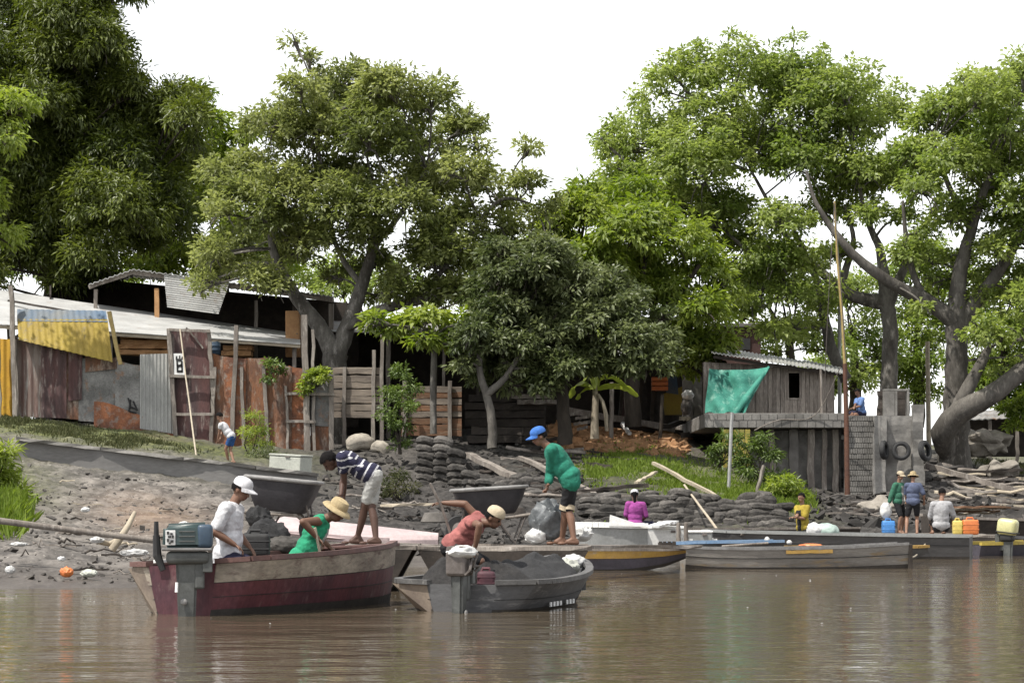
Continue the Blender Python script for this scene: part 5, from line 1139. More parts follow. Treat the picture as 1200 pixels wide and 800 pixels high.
t, T, L_ = longboat(800,45.4,1058,46.0,[(0,.30,.2,.0,.37),(.12,.42,.34,-.05,.345),(.3,.5,.42,-.06,.335),(.7,.5,.42,-.06,.355),(1,.36,.28,-.02,.42)],
    'silvery grey square-ended wooden canoe in the middle right', m_hull='paint_silver', m_rim='tub_rim', bands=((0,.22,'grime','waterline_band'),(.60,.63,'black','plank_seam')), thwarts=((1.2,.22,.2),(2.9,.22,.2)))
b = MB(T); b.bbox((L_+.035,0,.20), (.07,.74,.46), .012); b.build('end_block', M['wood_dark'], t)
b = MB(T); b.beam((1.75,-.512,.30), (2.6,-.512,.31), .012, .06, 8, .003); b.build('patch', M['paint_ochre'], t)
t, T, L_ = longboat(778,48.6,912,49.0,[(0,.08,.04,.22,.37),(.3,.34,.24,-.05,.40),(.7,.42,.3,-.05,.41),(1,.4,.3,-.05,.42)], 'canoe with a faded blue gunwale behind the silvery canoe', m_hull='paint_barge', m_rim='paint_blue', rail=(.09,.05))
t, T, L_ = longboat(905,49.0,1086,49.4,[(0,.34,.26,-.05,.30),(.5,.42,.32,-.05,.30),(.9,.25,.16,.08,.30),(1,.1,.05,.2,.31)], 'dark narrow canoe with a yellowish gunwale right of the blue one', m_hull='paint_barge', m_rim='paint_ochre', rail=(.1,.05))
t, T, L_ = longboat(672,52.5,757,52.5,[(0,.55,.5,-.06,.68),(.3,.75,.68,-.06,.68),(.7,.75,.68,-.06,.66),(1,.7,.62,-.06,.66)], 'pale grey fibreglass boat with a white rim behind the green jacket man', 'skiff', 'boat', m_hull='paint_palegrey', m_rim='paint_white', rail=(.12,.10), bilge=.2)
b = MB(T); b.prism([(.70,-.82,.70),(L_+.02,-.82,.69),(L_-.25,-.82,.76),(.72,-.82,.93)], (0,.04,0)); b.build('side_board', M['paint_white'], t)
for k in range(11): b = MB(T); b.box((.55+.075*k+random.uniform(-.01,.01),-.748,.22), (.045,.02,.06+.02*(k%3))); b.build('hull_mark', M['white_paint'], t)
def live_well(pxa, pxb, y0, y1, d, m, label, rim='paint_white'):
    A = at((pxa+pxb)/2, y1, d); w = (pxb-pxa)*d/FPX; h = (y1-y0)*d/FPX; t = thing('white_box', A, label, 'box')
    b = MB(); b.bbox(A+Vector((0,.4,h*.47)), (w,.8,h*.94), .03); b.build('body', M[m], t); b = MB(); b.bbox(A+Vector((0,.4,h*.965)), (w*1.03,.84,h*.12), .015); b.build('lid', M[rim], t)
    b = MB(); b.bbox(A+Vector((w*.2,-.02,h*.8)), (.10,.03,.05), .008); b.build('latch', M['steel'], t)
t, T, L_ = longboat(756,54.0,838,54.0,[(0,.5,.45,-.06,.38),(.5,.62,.55,-.06,.38),(1,.5,.45,-.06,.38)], 'low pale skiff carrying two white boxes', 'skiff', 'boat', m_hull='paint_palegrey', m_rim='paint_white')
live_well(758,802,617,644,53.3,'paint_white','larger white box on the low pale skiff')
live_well(804,835,622,642,53.4,'paint_palegrey','smaller grey-sided box on the low pale skiff')
timber(at(766,617,53.2), at(788,611,53.4), .5, .05, 'white_paint', 'white board lying tilted on the larger white box', name='board', cat='board')
for px in (795, 804): post(px,640,px,612,53.0,.10,'wood','short mooring stake beside the white boxes', group='short stakes beside the white boxes')
def crate2():
    A = at(782, 645, 46.6); t = thing('wooden_rack', A, 'small wooden rack standing on the joint of the ochre and silvery canoes', 'rack')
    for px in (774, 779, 785, 790): b = MB(); b.beam(at(px,646,46.6), at(px,634,46.6), .06, .06, 3, .004); b.build('upright', M['wood_dark'], t)
    b = MB(); b.beam(at(771,637,46.7), at(792,637,46.7), .05, .05); b.build('rail', M['wood_dark'], t)
crate2()
t, T, L_ = longboat(826,55.2,1138,54.0,[(0,.3,.2,.1,.56),(.12,.8,.65,-.06,.53),(.5,1.05,.9,-.06,.49),(.8,1.05,.9,-.06,.46),(1,.95,.85,-.06,.45)], 'long dark grey barge carrying the group of three people', 'barge', 'barge', m_hull='paint_barge', m_rim='paint_palegrey', bands=((0,.22,'grime','waterline_band'),(.66,.68,'black','plank_seam')), rail=(.10,.05), bilge=.12, thwarts=((1.5,.38,.3),(3,.38,.3),(4.6,.36,.3)))
deck_barge('deck_barge', xo(1018,61), xo(1150,61), 58.6, 62.6, .43, 'wood_dark', 'flat decked barge beneath the feet of the group of three')
t, T, L_ = longboat(1136,56.5,1212,57.5,[(0,.38,.3,-.05,.24),(.5,.5,.4,-.05,.25),(1,.4,.3,-.05,.27)], 'low yellow-rimmed canoe with the pale yellow outboard motor', m_hull='paint_purple', m_rim='paint_yellowgreen', rail=(.09,.07))
outboard(Matrix.Translation((xo(1181,56.4), 56.4, .40)), 2.6, 'pale yellow outboard motor tilted on the low canoe at far right', 3)
t, T, L_ = longboat(1178,59.5,1262,60.5,[(0,.2,.1,.05,.36),(.3,.5,.4,-.05,.30),(1,.5,.4,-.05,.30)], 'green-grey canoe cut by the right edge of the photo', m_hull='paint_barge', m_rim='paint_grey', rail=(.09,.07))
t, T, L_ = longboat(1084,66.5,1262,67.5,[(0,.3,.2,.2,.83),(.2,.8,.6,.1,.75),(.6,.9,.7,.1,.70),(1,.9,.7,.1,.72)], 'brown barge with a pale worn rim under the debris slope at right', 'barge', 'barge', m_hull='wood_dark', m_rim='wood', rail=(.14,.07), bilge=.1)
for k in range(4): timber(at(1092+k*3,602-k*2.6,67-k*.2), at(1165+k*6,601-k*2.4,67.3-k*.2), .22, .05, 'wood_red' if k % 2 else 'wood_pale', 'reddish or pale board laid along the brown barge', 'boards laid on the brown barge', 'board', 'board')
t, T, L_ = longboat(700,60.5,1000,62.5,[(0,.2,.1,.1,.58),(.1,.55,.4,-.03,.55),(.5,.6,.45,-.03,.52),(1,.4,.3,0,.55)], 'dark canoe moored in front of the sandbag wall', m_hull='wood_dark', m_rim='wood', bilge=.1)
t, T, L_ = longboat(688,57,742,58,[(0,.1,.05,.2,.68),(.3,.5,.4,-.02,.66),(1,.5,.4,-.02,.62)], 'small dark canoe with its bow behind the white-rimmed skiff', m_hull='paint_barge', m_rim='tub_rim', bilge=.1)
jerrycan(1041, 625, 60.6, 'blue_plastic', 'bright blue jerrycan at the feet of the man with the white bag', .30, .34, .24)
jerrycan(1122, 626, 58.9, 'yellow_plastic', 'yellow jerrycan beside the orange containers', .22, .36, .2)
jerrycan(1137, 626, 58.9, 'orange_plastic', 'bright orange container right of the yellow jerrycan', .36, .38, .26)
bag(968, 632, 54.6, .52, .34, .4, 'green_bag', 'pale green plastic sack on the long dark barge', 'sack', 'sack', .25)
bag(955, 630, 54.5, .3, .30, .25, 'white_cloth', 'small white bag left of the pale green sack')
bag(899, 636, 49.2, .10, .12, .1, 'white_cloth', 'small white float on the blue canoe end', 'float', 'float', .2)
bag(925, 638, 49.3, .10, .09, .1, 'white_cloth', 'small white float on the dark narrow canoe', 'float', 'float', .2)
bag(950, 641, 49.0, .42, .07, .3, 'orange_plastic', 'orange cloth lying on the dark narrow canoe', 'cloth', 'cloth', .3)
post(905,642,1020,641,49.0,.06,'wood_pale','pale oar laid along the dark narrow canoe', cat='oar', name='oar')
bag(643, 632, 35.0, .42, .44, .34, 'bluish_bag', 'crumpled black and white plastic sheet beside the green jacket man', 'plastic sheet', 'plastic_sheet', .8)
bag(628, 637, 34.9, .24, .18, .2, 'white_cloth', 'white bag beneath the wheelbarrow handles', jit=.7)
bag(682, 634, 35.4, .24, .18, .2, 'white_cloth', 'crumpled white scrap behind the bare feet of the green jacket man', 'litter', 'plastic_scrap', .8)
bag(313, 646, 30.2, .46, .34, .36, 'netting', 'dark bundle standing in the maroon boat between the two men', jit=.5)
bag(336, 650, 29.6, .5, .2, .35, 'sack', 'grey sack lying in the maroon boat', 'sack', 'sack', .4)
bag(303, 618, 34.4, .30, .26, .26, 'netting', 'dark bundle under the left wheelbarrow handle', 'bundle', 'bundle', .5)
# wheelbarrows
def wheelbarrow(cx, cy, z0, yaw, label, ztray, ln=.98, wd=.66, dp=.36, handle=1.0, roll=0.0):
    T = place(cx, cy, yaw); t = thing('wheelbarrow', (cx, cy, z0), label, 'wheelbarrow')
    b = MB(T @ Matrix.Translation((0,0,ztray)) @ Matrix.Rotation(roll,4,'Y')); n = 32; th = .02; vs = []; fs = []
    def ring(l, w, z, p=5):
        out = []
        for k in range(n):
            a = 2*math.pi*k/n; c, s = math.cos(a), math.sin(a); r = (abs(c)**p+abs(s)**p)**(-1/p); out.append((c*r*l/2, s*r*w/2, z))
        return out
    R = [ring(ln*.62,wd*.62,-dp), ring(ln*.68,wd*.70,-dp+.02), ring(ln*.88,wd*.9,-dp*.45), ring(ln,wd,0), ring(ln-th*2,wd-th*2,0), ring(ln*.66,wd*.68,-dp+.04)]
    for r in R: vs += r
    for i in range(5):
        for k in range(n): fs.append((i*n+k, i*n+(k+1)%n, (i+1)*n+(k+1)%n, (i+1)*n+k))
    fs += [tuple(range(n-1,-1,-1)), tuple(5*n+k for k in range(n))]; b.add(vs, fs); tr = b.build('tray', M['tub'], t, smooth=True)
    b = MB(T @ Matrix.Translation((0,0,ztray)) @ Matrix.Rotation(roll,4,'Y')); rr = ring(ln+.02, wd+.02, 0); b.tube(rr+[rr[0]], .026, 8); b.build('rim', M['tub_rim'], tr, smooth=True)
    zb = ztray-dp-.04
    for sy in (1,-1):
        b = MB(T); b.tube([(ln*.40,sy*.06,z0+.2),(ln*.2,sy*.18,zb),(-ln*.3,sy*.25,zb+.01),(-ln*.55-.1,sy*.28,zb+.06),(-ln*.5-handle,sy*.29,zb+.14)], .022, 8); b.build('handle', M['wood'], t, smooth=True)
        b = MB(T); b.tube([(-ln*.1,sy*.22,zb),(-ln*.34,sy*.25,z0+.02),(-ln*.48,sy*.26,zb+.03)], .016, 7); b.build('leg', M['steel'], t)
        b = MB(T); b.tube([(ln*.34,sy*.16,ztray-dp*.8),(ln*.40,sy*.06,z0+.2)], .014, 6); b.build('brace', M['steel'], t)
    W = T @ Matrix.Translation((ln*.40,0,z0+.2)) @ Matrix.Rotation(math.pi/2,4,'X')
    b = MB(W); b.lathe([(.12,-.035),(.19,-.04),(.20,0),(.19,.04),(.12,.035)], n=24); wh = b.build('wheel', M['rubber'], t, smooth=True)
    b = MB(W); b.lathe([(.03,-.06),(.12,-.03),(.125,.03),(.03,.06)], n=18); b.build('rim', M['steel'], wh)
wheelbarrow(xo(333,35.2), 35.2, .60, -.12, 'wheelbarrow with a deep dark tray left of the striped man', 1.48, 1.0, .7, .44, .45, .10)
wheelbarrow(xo(573,35.4), 35.4, .59, math.pi+.08, 'wheelbarrow with a dark tray held by the green jacket man', 1.36, 1.02, .68, .36, .50, .06)
# loose gear on the boats and the shore
for k,(p0,p1,m,lab) in enumerate((((846,640,48.2),(900,636,48.4),'wood','grey oar laid inside the blue-rimmed canoe'),((700,647,44.3),(790,646,44.5),'wood_pale','pale oar lying in the ochre-rimmed canoe'),((868,626,54.2),(960,625,54.6),'wood','grey pole lying along the long dark barge near the boy'))):
    post(p0[0],p0[1],p1[0],p1[1],p0[2],.05,m,lab,d1=p1[2],cat='oar',name='oar')
def rope(pts, r, label, m='bamboo'):
    b = MB(); b.tube(curve_pts([Vector(p) for p in pts], 8), r, 6); b.build('rope', M[m], smooth=True, label=label, cat='rope')
rope([at(1058,644,46.0), at(1066,652,47), at(1074,650,49), at(1085,636,53.6)], .016, 'mooring rope sagging from the silvery canoe end to the long dark barge')
rope([at(884,504,83.8), at(912,492,83.9), at(955,486,83.9), at(985,430,83.0)], .015, 'thin line slung from the quay edge to the tall mast', 'wood')
b = MB(); A_ = at(322,668,27.0)
jerrycan(300, 652, 28.0, 'rubber', 'dark fuel can in the stern of the maroon boat', .3, .28, .2)
for k,(px,py,d,m,lab) in enumerate(((600,606,57,'wood_dark','dark upturned basin on the shore left of the skiff'),(512,612,56,'rock','grey upturned basin on the shore between the trays'))):
    b = MB(); b.lathe([(.34,0),(.36,.02),(.28,.20),(.26,.22),(.02,.23)], at(px,py,d), 20); b.build('basin', M[m], smooth=True, label=lab, cat='basin')

vs = []; fs = []
for k in range(90):
    d = random.choice((random.uniform(24, 32), random.uniform(28, 44))); p = at(random.uniform(-40, 1240), 590, d); r = .003*(3.4**(random.random()**2))*d/28; b0 = len(vs)
    vs += [(p.x+r*1.6*math.cos(a)*random.uniform(.7,1.2), p.y+r*2*math.sin(a), .004) for a in np.linspace(0, 5.2, 6)] + [(p.x, p.y, .004+r*.35)]
    fs += [(b0+i, b0+(i+1) % 6, b0+6) for i in range(6)]
me = bpy.data.meshes.new('foam_flecks'); me.from_pydata(vs, [], fs); me.materials.append(M['white_cloth']); tag(link('foam_flecks', me), 'tiny pale flecks of foam floating on the brown river', 'foam', None, 'stuff')
post(-20,700,62,704,31,.03,'wood','thin stick floating on the water at the left', d1=31.4, cat='stick', name='stick')
# ---------------------------------------------------------------- people
def skinmat(name, c): return mat(name, c, tuple(k*.85 for k in c), 8, .55, .08, 60, vary=.06, spec=.35)
SK = [skinmat('brown_skin', (.16,.085,.055)), skinmat('dark_brown_skin', (.085,.045,.032)), skinmat('tan_skin', (.24,.135,.09))]
M['eye'] = mat('eye_dark', (.015,.012,.01)); M['lip'] = mat('lip_tone', (.17,.065,.055)); M['hair'] = mat('black_hair', (.005,.0045,.0045), (.009,.008,.008), 20, .85, .5, 80, spec=.1)
def cloth(name, c, k=.82): return mat(name, c, tuple(q*k*.8 for q in c), 7, .95, .7, 16, tuple(.55*q+.45*w for q, w in zip(c, (.10,.085,.07))), .66, vary=.14)
CL = {k: cloth('cloth_'+k, v) for k, v in {'white': (.62,.62,.64), 'offwhite': (.42,.42,.40), 'green': (.025,.20,.135), 'black': (.018,.018,.02), 'navy': (.028,.028,.06), 'blue': (.045,.12,.36), 'straw': (.48,.38,.22), 'red': (.36,.13,.12), 'magenta': (.36,.075,.30), 'yellow': (.35,.27,.04),
    'greygreen': (.05,.17,.11), 'slate': (.10,.12,.19), 'ltgrey': (.36,.36,.37), 'denim': (.03,.09,.25), 'beige': (.50,.42,.30), 'kelly': (.03,.30,.16), 'capblue': (.045,.14,.42), 'paleblue': (.12,.20,.40), 'khaki': (.34,.32,.28)}.items()}
TMP = bpy.data.scenes.new('workbench')
def caps(b, p0, r0, p1, r1, n=12):
    p0 = Vector(p0); p1 = Vector(p1); b.tube([p0, p1], [r0, r1], n); b.ball(p0, r0, sub=2); b.ball(p1, r1, sub=2)
def frame(f, l, u):
    m = Matrix.Identity(3); m.col[0] = f; m.col[1] = l; m.col[2] = u; return m
def remesh(b, name, mats, parent, vox, smooth=4, wrinkle=0, assign=None, seed=0):
    o = b.build('tmp', mats, parent); md = o.modifiers.new('r', 'REMESH'); md.mode = 'VOXEL'; md.voxel_size = vox; md.use_smooth_shade = True
    sm = o.modifiers.new('s', 'SMOOTH'); sm.iterations = smooth; sm.factor = .5
    COL.objects.unlink(o); o.parent = None; TMP.collection.objects.link(o); vl = TMP.view_layers[0]; vl.update(); dg = vl.depsgraph; me = bpy.data.meshes.new_from_object(o.evaluated_get(dg)); bpy.data.objects.remove(o)
    me.name = name; me.materials.clear()
    for m in mats: me.materials.append(m)
    if wrinkle:
        n = len(me.vertices); co = np.empty(n*3, np.float32); me.vertices.foreach_get('co', co); no = np.empty(n*3, np.float32); me.vertex_normals.foreach_get('vector', no)
        co = co.reshape(-1, 3); no = no.reshape(-1, 3)
        w = np.array([(.42-abs(mnoise.noise(Vector((q[0]*8+seed, q[1]*8, q[2]*13)))))*wrinkle*1.0 + mnoise.noise(Vector((q[0]*20+seed, q[1]*20, q[2]*27)))*wrinkle*.35 for q in co.tolist()], np.float32)
        me.vertices.foreach_set('co', (co + no*w[:, None]).ravel())
    if assign:
        off = ORIG[parent]; n = len(me.polygons); ce = np.empty(n*3, np.float32); me.polygons.foreach_get('center', ce)
        me.polygons.foreach_set('material_index', [assign(Vector(c) + off) for c in ce.reshape(-1, 3).tolist()])
    me.polygons.foreach_set('use_smooth', [True]*len(me.polygons)); me.update()
    return link(name, me, parent)
def ik(a, c, l1, l2, pole):
    v = c-a; d = v.length; dn = v.normalized() if d > 1e-6 else Vector((0,0,-1)); d = min(d, (l1+l2)*.998)
    x = (l1*l1-l2*l2+d*d)/(2*d); h = math.sqrt(max(l1*l1-x*x, 0)); pl = pole - dn*pole.dot(dn)
    pl = pl.normalized() if pl.length > 1e-6 else dn.orthogonal().normalized()
    return a + dn*x + pl*h, a + dn*d
def hand(b, w, d, up, side, curl, S, vox):
    d = d.normalized(); lat = d.cross(up).normalized()*side; nrm = (lat.cross(d)*side).normalized()
    if nrm.dot(up) < 0: nrm = -nrm
    palm = w + d*.045*S
    b.ball(palm, .045*S, (1,.82,.36), R=frame(d, lat, nrm), sub=2)
    if vox > .0085: # a small far hand keeps palm, thumb and two-jointed fingers, slightly stouter
        rr = .0105*S
    else: rr = .0088*S
    for k, (o, ln) in enumerate(((-.030,.070),(-.010,.080),(.011,.075),(.030,.058))):
        p = w + d*.080*S + lat*o*1.05*S; c = curl; d1 = (d*math.cos(c*.6) - nrm*math.sin(c*.6)); d2 = (d*math.cos(c*1.5) - nrm*math.sin(c*1.5))
        q = p + d1*ln*.52*S; e = q + d2*ln*.48*S; caps(b, p-d*.02*S, rr, q, rr*.95, 7); caps(b, q, rr*.95, e, rr*.8, 7)
    p = w + d*.03*S - lat*.032*S; q = p + (d*.6-lat*.6-nrm*.3).normalized()*.038*S; e = q + (d*.8-lat*.15-nrm*.5).normalized()*.032*S
    caps(b, p, rr*1.15, q, rr*1.05, 7); caps(b, q, rr*1.05, e, rr*.85, 7)
def person(pel, neck, yaw, hd, look, hands, feet, label, S=1.0, skin=0, shirt='white', sleeve=.55, shorts='black', leg=.8, hair=1, hat=None, vox=.008, stripes=None, pole_arm=(None,None), pole_leg=None, jacket=0, cuff=None, footdir=None, hem=.0, curl=.7, second=None, long_hair=False, knee_pole=1):
    pel = Vector(pel); neck = Vector(neck); f = Vector((math.cos(yaw), math.sin(yaw), 0)); l = Vector((-math.sin(yaw), math.cos(yaw), 0)); u = (neck-pel).normalized()
    lc = (l - u*l.dot(u)).normalized(); cf = lc.cross(u).normalized(); tl = (neck-pel).length
    base = Vector((pel.x, pel.y, min(q.z for q in feet)))
    t = thing('person', base, label, 'person')
    k = tl/(.54*S); Rt = frame(cf, lc, u)
    sh = [neck - u*.055*S + lc*s*.175*S for s in (1,-1)]; hp = [pel + l*s*.088*S - u*.03*S for s in (1,-1)]
    b = MB(); vb = []
    def torso(b, pad, low=True, wide=0):
        if pad > .025: caps(b, pel+u*.10, .125*S+pad*.5, pel+u*.34*S*k, .135*S+pad*.5)
        b.ball(pel+u*.36*S*k, 1, (.118*S+pad,.168*S+pad,.205*S*k+pad*.5), R=Rt, sub=3); b.ball(pel+u*.17*S*k+cf*.012, 1, (.110*S+pad+wide,.150*S+pad+wide,.17*S*k), R=Rt, sub=3)
        caps(b, sh[0]-lc*.02*S, .062*S+pad*.7, sh[1]+lc*.02*S, .062*S+pad*.7)
        if low: b.ball(pel+u*.02, 1, (.120*S+pad+wide,.168*S+pad+wide,.135*S), R=Rt, sub=3)
    torso(b, 0); hd = Vector(hd); hf = Vector(look).normalized(); hl = Vector((0,0,1)).cross(hf).normalized(); hu = hf.cross(hl).normalized(); Rh = frame(hf, hl, hu)
    caps(b, neck-u*.05*S, .062*S, hd-hu*.07*S-hf*.015*S, .052*S)
    b.ball(hd+hu*.018*S-hf*.008*S, 1, (.097*S,.076*S,.096*S), R=Rh, sub=3); b.ball(hd-hu*.052*S+hf*.028*S, 1, (.060*S,.056*S,.062*S), R=Rh, sub=3)
    caps(b, hd+hu*.012*S+hf*.086*S, .010*S, hd-hu*.026*S+hf*.100*S, .016*S, 8)
    for s in (1,-1): b.ball(hd+hl*s*.078*S-hf*.008*S-hu*.006*S, 1, (.022*S,.010*S,.032*S), R=Rh, sub=2)
    b.ball(hd-hu*.058*S+hf*.084*S, 1, (.012*S,.024*S,.010*S), R=Rh, sub=2)
    arms = []
    for i, s in enumerate((1,-1)):
        tgt = Vector(hands[i]); pole = pole_arm[i] or (-cf*.7 + lc*s*.5 - Vector((0,0,.2))); e, w = ik(sh[i], tgt, .285*S, .255*S, pole); arms.append((sh[i], e, w))
        caps(b, sh[i], .056*S, sh[i].lerp(e,.45), .050*S); caps(b, sh[i].lerp(e,.45), .050*S, e, .039*S); caps(b, e, .041*S, e.lerp(w,.35), .042*S); caps(b, e.lerp(w,.35), .042*S, w, .027*S)
        hand(b, w, (w-e), (Vector((0,0,1)) if abs((w-e).normalized().z) < .8 else cf*-1 + lc*.3*s), s, curl, S, vox)
    legs = []
    for i, s in enumerate((1,-1)):
        ft = Vector(feet[i]); an = ft + Vector((0,0,.085*S)); pole = pole_leg or (f*knee_pole + l*s*.15); kn, an = ik(hp[i], an, .43*S, .41*S, pole); legs.append((hp[i], kn, an))
        caps(b, hp[i], .092*S, hp[i].lerp(kn,.4), .080*S); caps(b, hp[i].lerp(kn,.4), .080*S, kn, .054*S)
        back = -(pole.normalized())*.012*S
        caps(b, kn, .052*S, kn.lerp(an,.33)+back, .056*S); caps(b, kn.lerp(an,.33)+back, .056*S, an, .036*S)
        fd = Vector(footdir).normalized() if footdir else f; heel = Vector((an.x, an.y, ft.z+.038*S)) - fd*.045*S; toe = Vector((an.x, an.y, ft.z+.024*S)) + fd*.165*S
        caps(b, an, .038*S, heel, .036*S); caps(b, heel, .036*S, heel.lerp(toe,.6)+Vector((0,0,.014*S)), .036*S); caps(b, an, .034*S, heel.lerp(toe,.6)+Vector((0,0,.012*S)), .034*S); b.ball(toe, 1, (.055*S,.044*S,.024*S), R=frame(fd, Vector((0,0,1)).cross(fd), Vector((0,0,1))))
    eyes = [hd+hu*.006*S+hf*.088*S+hl*s*.031*S for s in (1,-1)]; mouth = hd-hu*.058*S+hf*.09*S
    def asg(c):
        for e in eyes:
            if (c-e).length < .0155*S: return 1
        q = c-mouth
        if q.length < .03*S and abs(q.dot(hu)) < .009*S and q.dot(hf) > -.01: return 2
        return 0
    remesh(b, 'body', [SK[skin], M['eye'], M['lip']], t, vox, 3, 0, asg)
    # clothes
    if shirt:
        b = MB(); pad = .016+jacket; torso(b, pad, wide=.012)
        if hem: 
            for s in (1,-1): caps(b, pel+u*.02+l*s*.06*S, .124*S+pad*.6, pel-u*hem*.5+Vector((0,0,-hem))+l*s*.07*S, .120*S+pad*.6)
        if sleeve > 0:
            for i, (a, e, w) in enumerate(arms):
                if sleeve <= 1: q = a.lerp(e, sleeve); caps(b, a, .066*S+pad*.6, q, .058*S+pad*.7)
                else: q = e.lerp(w, sleeve-1); caps(b, a, .064*S+pad*.6, e, .052*S+pad*.6); caps(b, e, .052*S+pad*.6, q, .040*S+pad*.6)
        mats = [CL[shirt]] + ([CL[stripes[0]]] if stripes else []) + ([CL[second]] if second else [])
        def sa(c):
            if stripes:
                q = (c-pel).dot(u)/(S*k); 
                near = min((c-a).dot((e-a).normalized()) if (c-a).length < .3*S and abs((c-pel).dot(lc)) > .16*S else 9 for a, e, w in arms)
                q = q if near == 9 else .5+near
                return 1 if (q+.02) % .105 < .024 else 0
            if second: return 1 if (c-pel).dot(cf) > .02 and abs((c-pel).dot(lc)) < .06*S and (c-pel).dot(u) < .46*S else 0
            return 0
        remesh(b, 'shirt' if not jacket else 'jacket', mats, t, max(vox, .010), 3, .014 if vox < .009 and not jacket else .006, sa if (stripes or second) else None, seed=len(label))
    if shorts:
        b = MB(); b.ball(pel+u*.02, 1, (.122*S,.172*S,.115*S), R=Rt, sub=3)
        for i, (a, kn, an) in enumerate(legs):
            if leg <= 1: q = a.lerp(kn, leg); caps(b, a, .104*S, q, .094*S - .02*S*leg)
            else: q = kn.lerp(an, leg-1); caps(b, a, .110*S, kn, .075*S); caps(b, kn, .075*S, q, .060*S)
        o = remesh(b, 'shorts' if leg <= 1.2 else 'trousers', [CL[shorts]], t, max(vox, .010), 3, .010, None, 5)
        if cuff:
            for i, (a, kn, an) in enumerate(legs):
                c0 = a.lerp(kn, leg-.09); c1 = a.lerp(kn, leg+.06); c = MB(); c.tube([c0, c1], [.094*S-.012*S, .094*S-.012*S], 16); c.build('cuff', CL[cuff], o, smooth=True)
    if hair:
        b = MB(); bm = bmesh.new(); bmesh.ops.create_icosphere(bm, subdivisions=4, radius=1)
        for v in bm.verts:
            q = v.co.copy(); j = 1 + .05*mnoise.noise(q*6)
            v.co = Vector((q.x*.110*S*j*hair, q.y*.089*S*j*hair, q.z*.109*S*j*hair))
        dl = [v for v in bm.verts if (v.co.x > .035*S and v.co.z < .045*S) or v.co.z < -.055*S or (v.co.x > -.02*S and v.co.z < -.01*S)]
        bmesh.ops.delete(bm, geom=dl, context='VERTS')
        b.frombm(bm, Matrix.Translation(hd+hu*.020*S-hf*.012*S) @ Rh.to_4x4())
        if long_hair: caps(b, hd-hf*.08*S+hu*.02*S, .05*S, hd-hf*.11*S-Vector((0,0,.20*S)), .03*S)
        b.build('hair', M['hair'], t, smooth=True)
    if hat:
        kind, hm = hat; b = MB(); c = hd+hu*.045*S-hf*.005*S; n = 28
        if kind in ('cap', 'knit'):
            pr = [(.108,0),(.110,.02),(.104,.05),(.085,.080),(.05,.098),(.012,.104)]
            b.lathe([(r*S, z*S) for r, z in pr], c, n, Rh, 1.02, .88); o = b.build('cap', CL[hm], t, smooth=True)
            if kind == 'cap':
                b = MB(); vs = []; fs = []; m_ = 14
                for dz in (.004, -.006):
                    for i in range(m_+1):
                        a = -1.25+2.5*i/m_
                        for r in (.085, .185):
                            rx = r*(1 if r < .1 else (.62+.38*math.cos(a*.9))); vs.append(c + Rh @ Vector((math.cos(a)*rx*1.05*S, math.sin(a)*.092*S, (.012+dz-(r-.085)*.22 - .03*abs(math.sin(a))**2*(r > .1))*S)))
                q = 2*(m_+1)
                for i in range(m_): a = i*2; fs += [(a,a+1,a+3,a+2),(q+a,q+a+2,q+a+3,q+a+1),(a+1,q+a+1,q+a+3,a+3)]
                b.add(vs, fs); b.build('visor', CL[hm], o, smooth=True)
        else:
            br = .172 if kind == 'straw' else .132
            pr = [(.100,0),(.104,.012),(.100,.06),(.088,.095),(.05,.112),(.01,.108)] if kind == 'straw' else [(.102,-.01),(.105,.012),(.100,.045),(.082,.075),(.05,.092),(.01,.097)]
            b.lathe([(r*S, z*S) for r, z in pr], c, n, Rh, 1.06, .9); o = b.build('hat_crown', CL[hm], t, smooth=True)
            b = MB(); pr = [(.098,.008),(.15,-.002),(br,-.03 if kind == 'straw' else -.05),(br,-.036 if kind == 'straw' else -.056),(.15,-.010),(.098,-.002)]
            b.lathe([(r*S, z*S) for r, z in pr[:3]] + [(r*S, z*S) for r, z in pr[3:]], c, n, Rh, 1.05, .95); b.build('hat_brim', CL[hm], t, smooth=True)
    return t, arms
PI = math.pi
def J(px, py, d, dy=0): return at(px, py, d) if not dy else at(px, py, d+dy)
# green jacket man
d = 34.65
person(J(668,559,d), J(644,523,d), PI, J(632,512,d), (-.88,-.15,-.36), (J(640,582,d,.2), J(641,584,d,-.2)), (Vector((xo(659,d),d+.14,.592)), Vector((xo(672,d),d-.12,.592))), 'person in a green jacket, black shorts and bright blue cap bending over the wheelbarrow handles', 1.0, 0, 'green', 1.8, 'black', .95, 1, ('cap','capblue'), jacket=.012, cuff='beige', hem=.05, knee_pole=.5)
# striped man
d = 34.3
person(J(437,556,d), J(397,534,d), PI+.1, J(386,541,d), (-.55,-.25,-.80), (J(404,592,d,.15), J(399,594,d,-.2)), (Vector((xo(418,d),d+.12,.603)), Vector((xo(441,d),d-.12,.603))), 'person in a navy and white striped shirt bending far over on the plank barge', 1.03, 1, 'navy', .6, 'offwhite', .78, 1.12, None, stripes=('white',), knee_pole=.6)
# white shirt man
d = 27.4
person(J(266,651,d), J(272,590,d), -.25, J(283,574,d), (.86,-.30,-.42), (J(292,640,d,.3), J(275,638,d,-.22)), (Vector((xo(300,d+.2),d+.3,.03)), Vector((xo(300,d),d-.05,.03))), 'person in a white T-shirt and white cap sitting at the stern of the maroon boat', 1.0, 0, 'white', .75, 'navy', .9, 1, ('cap','white'), hem=.03)
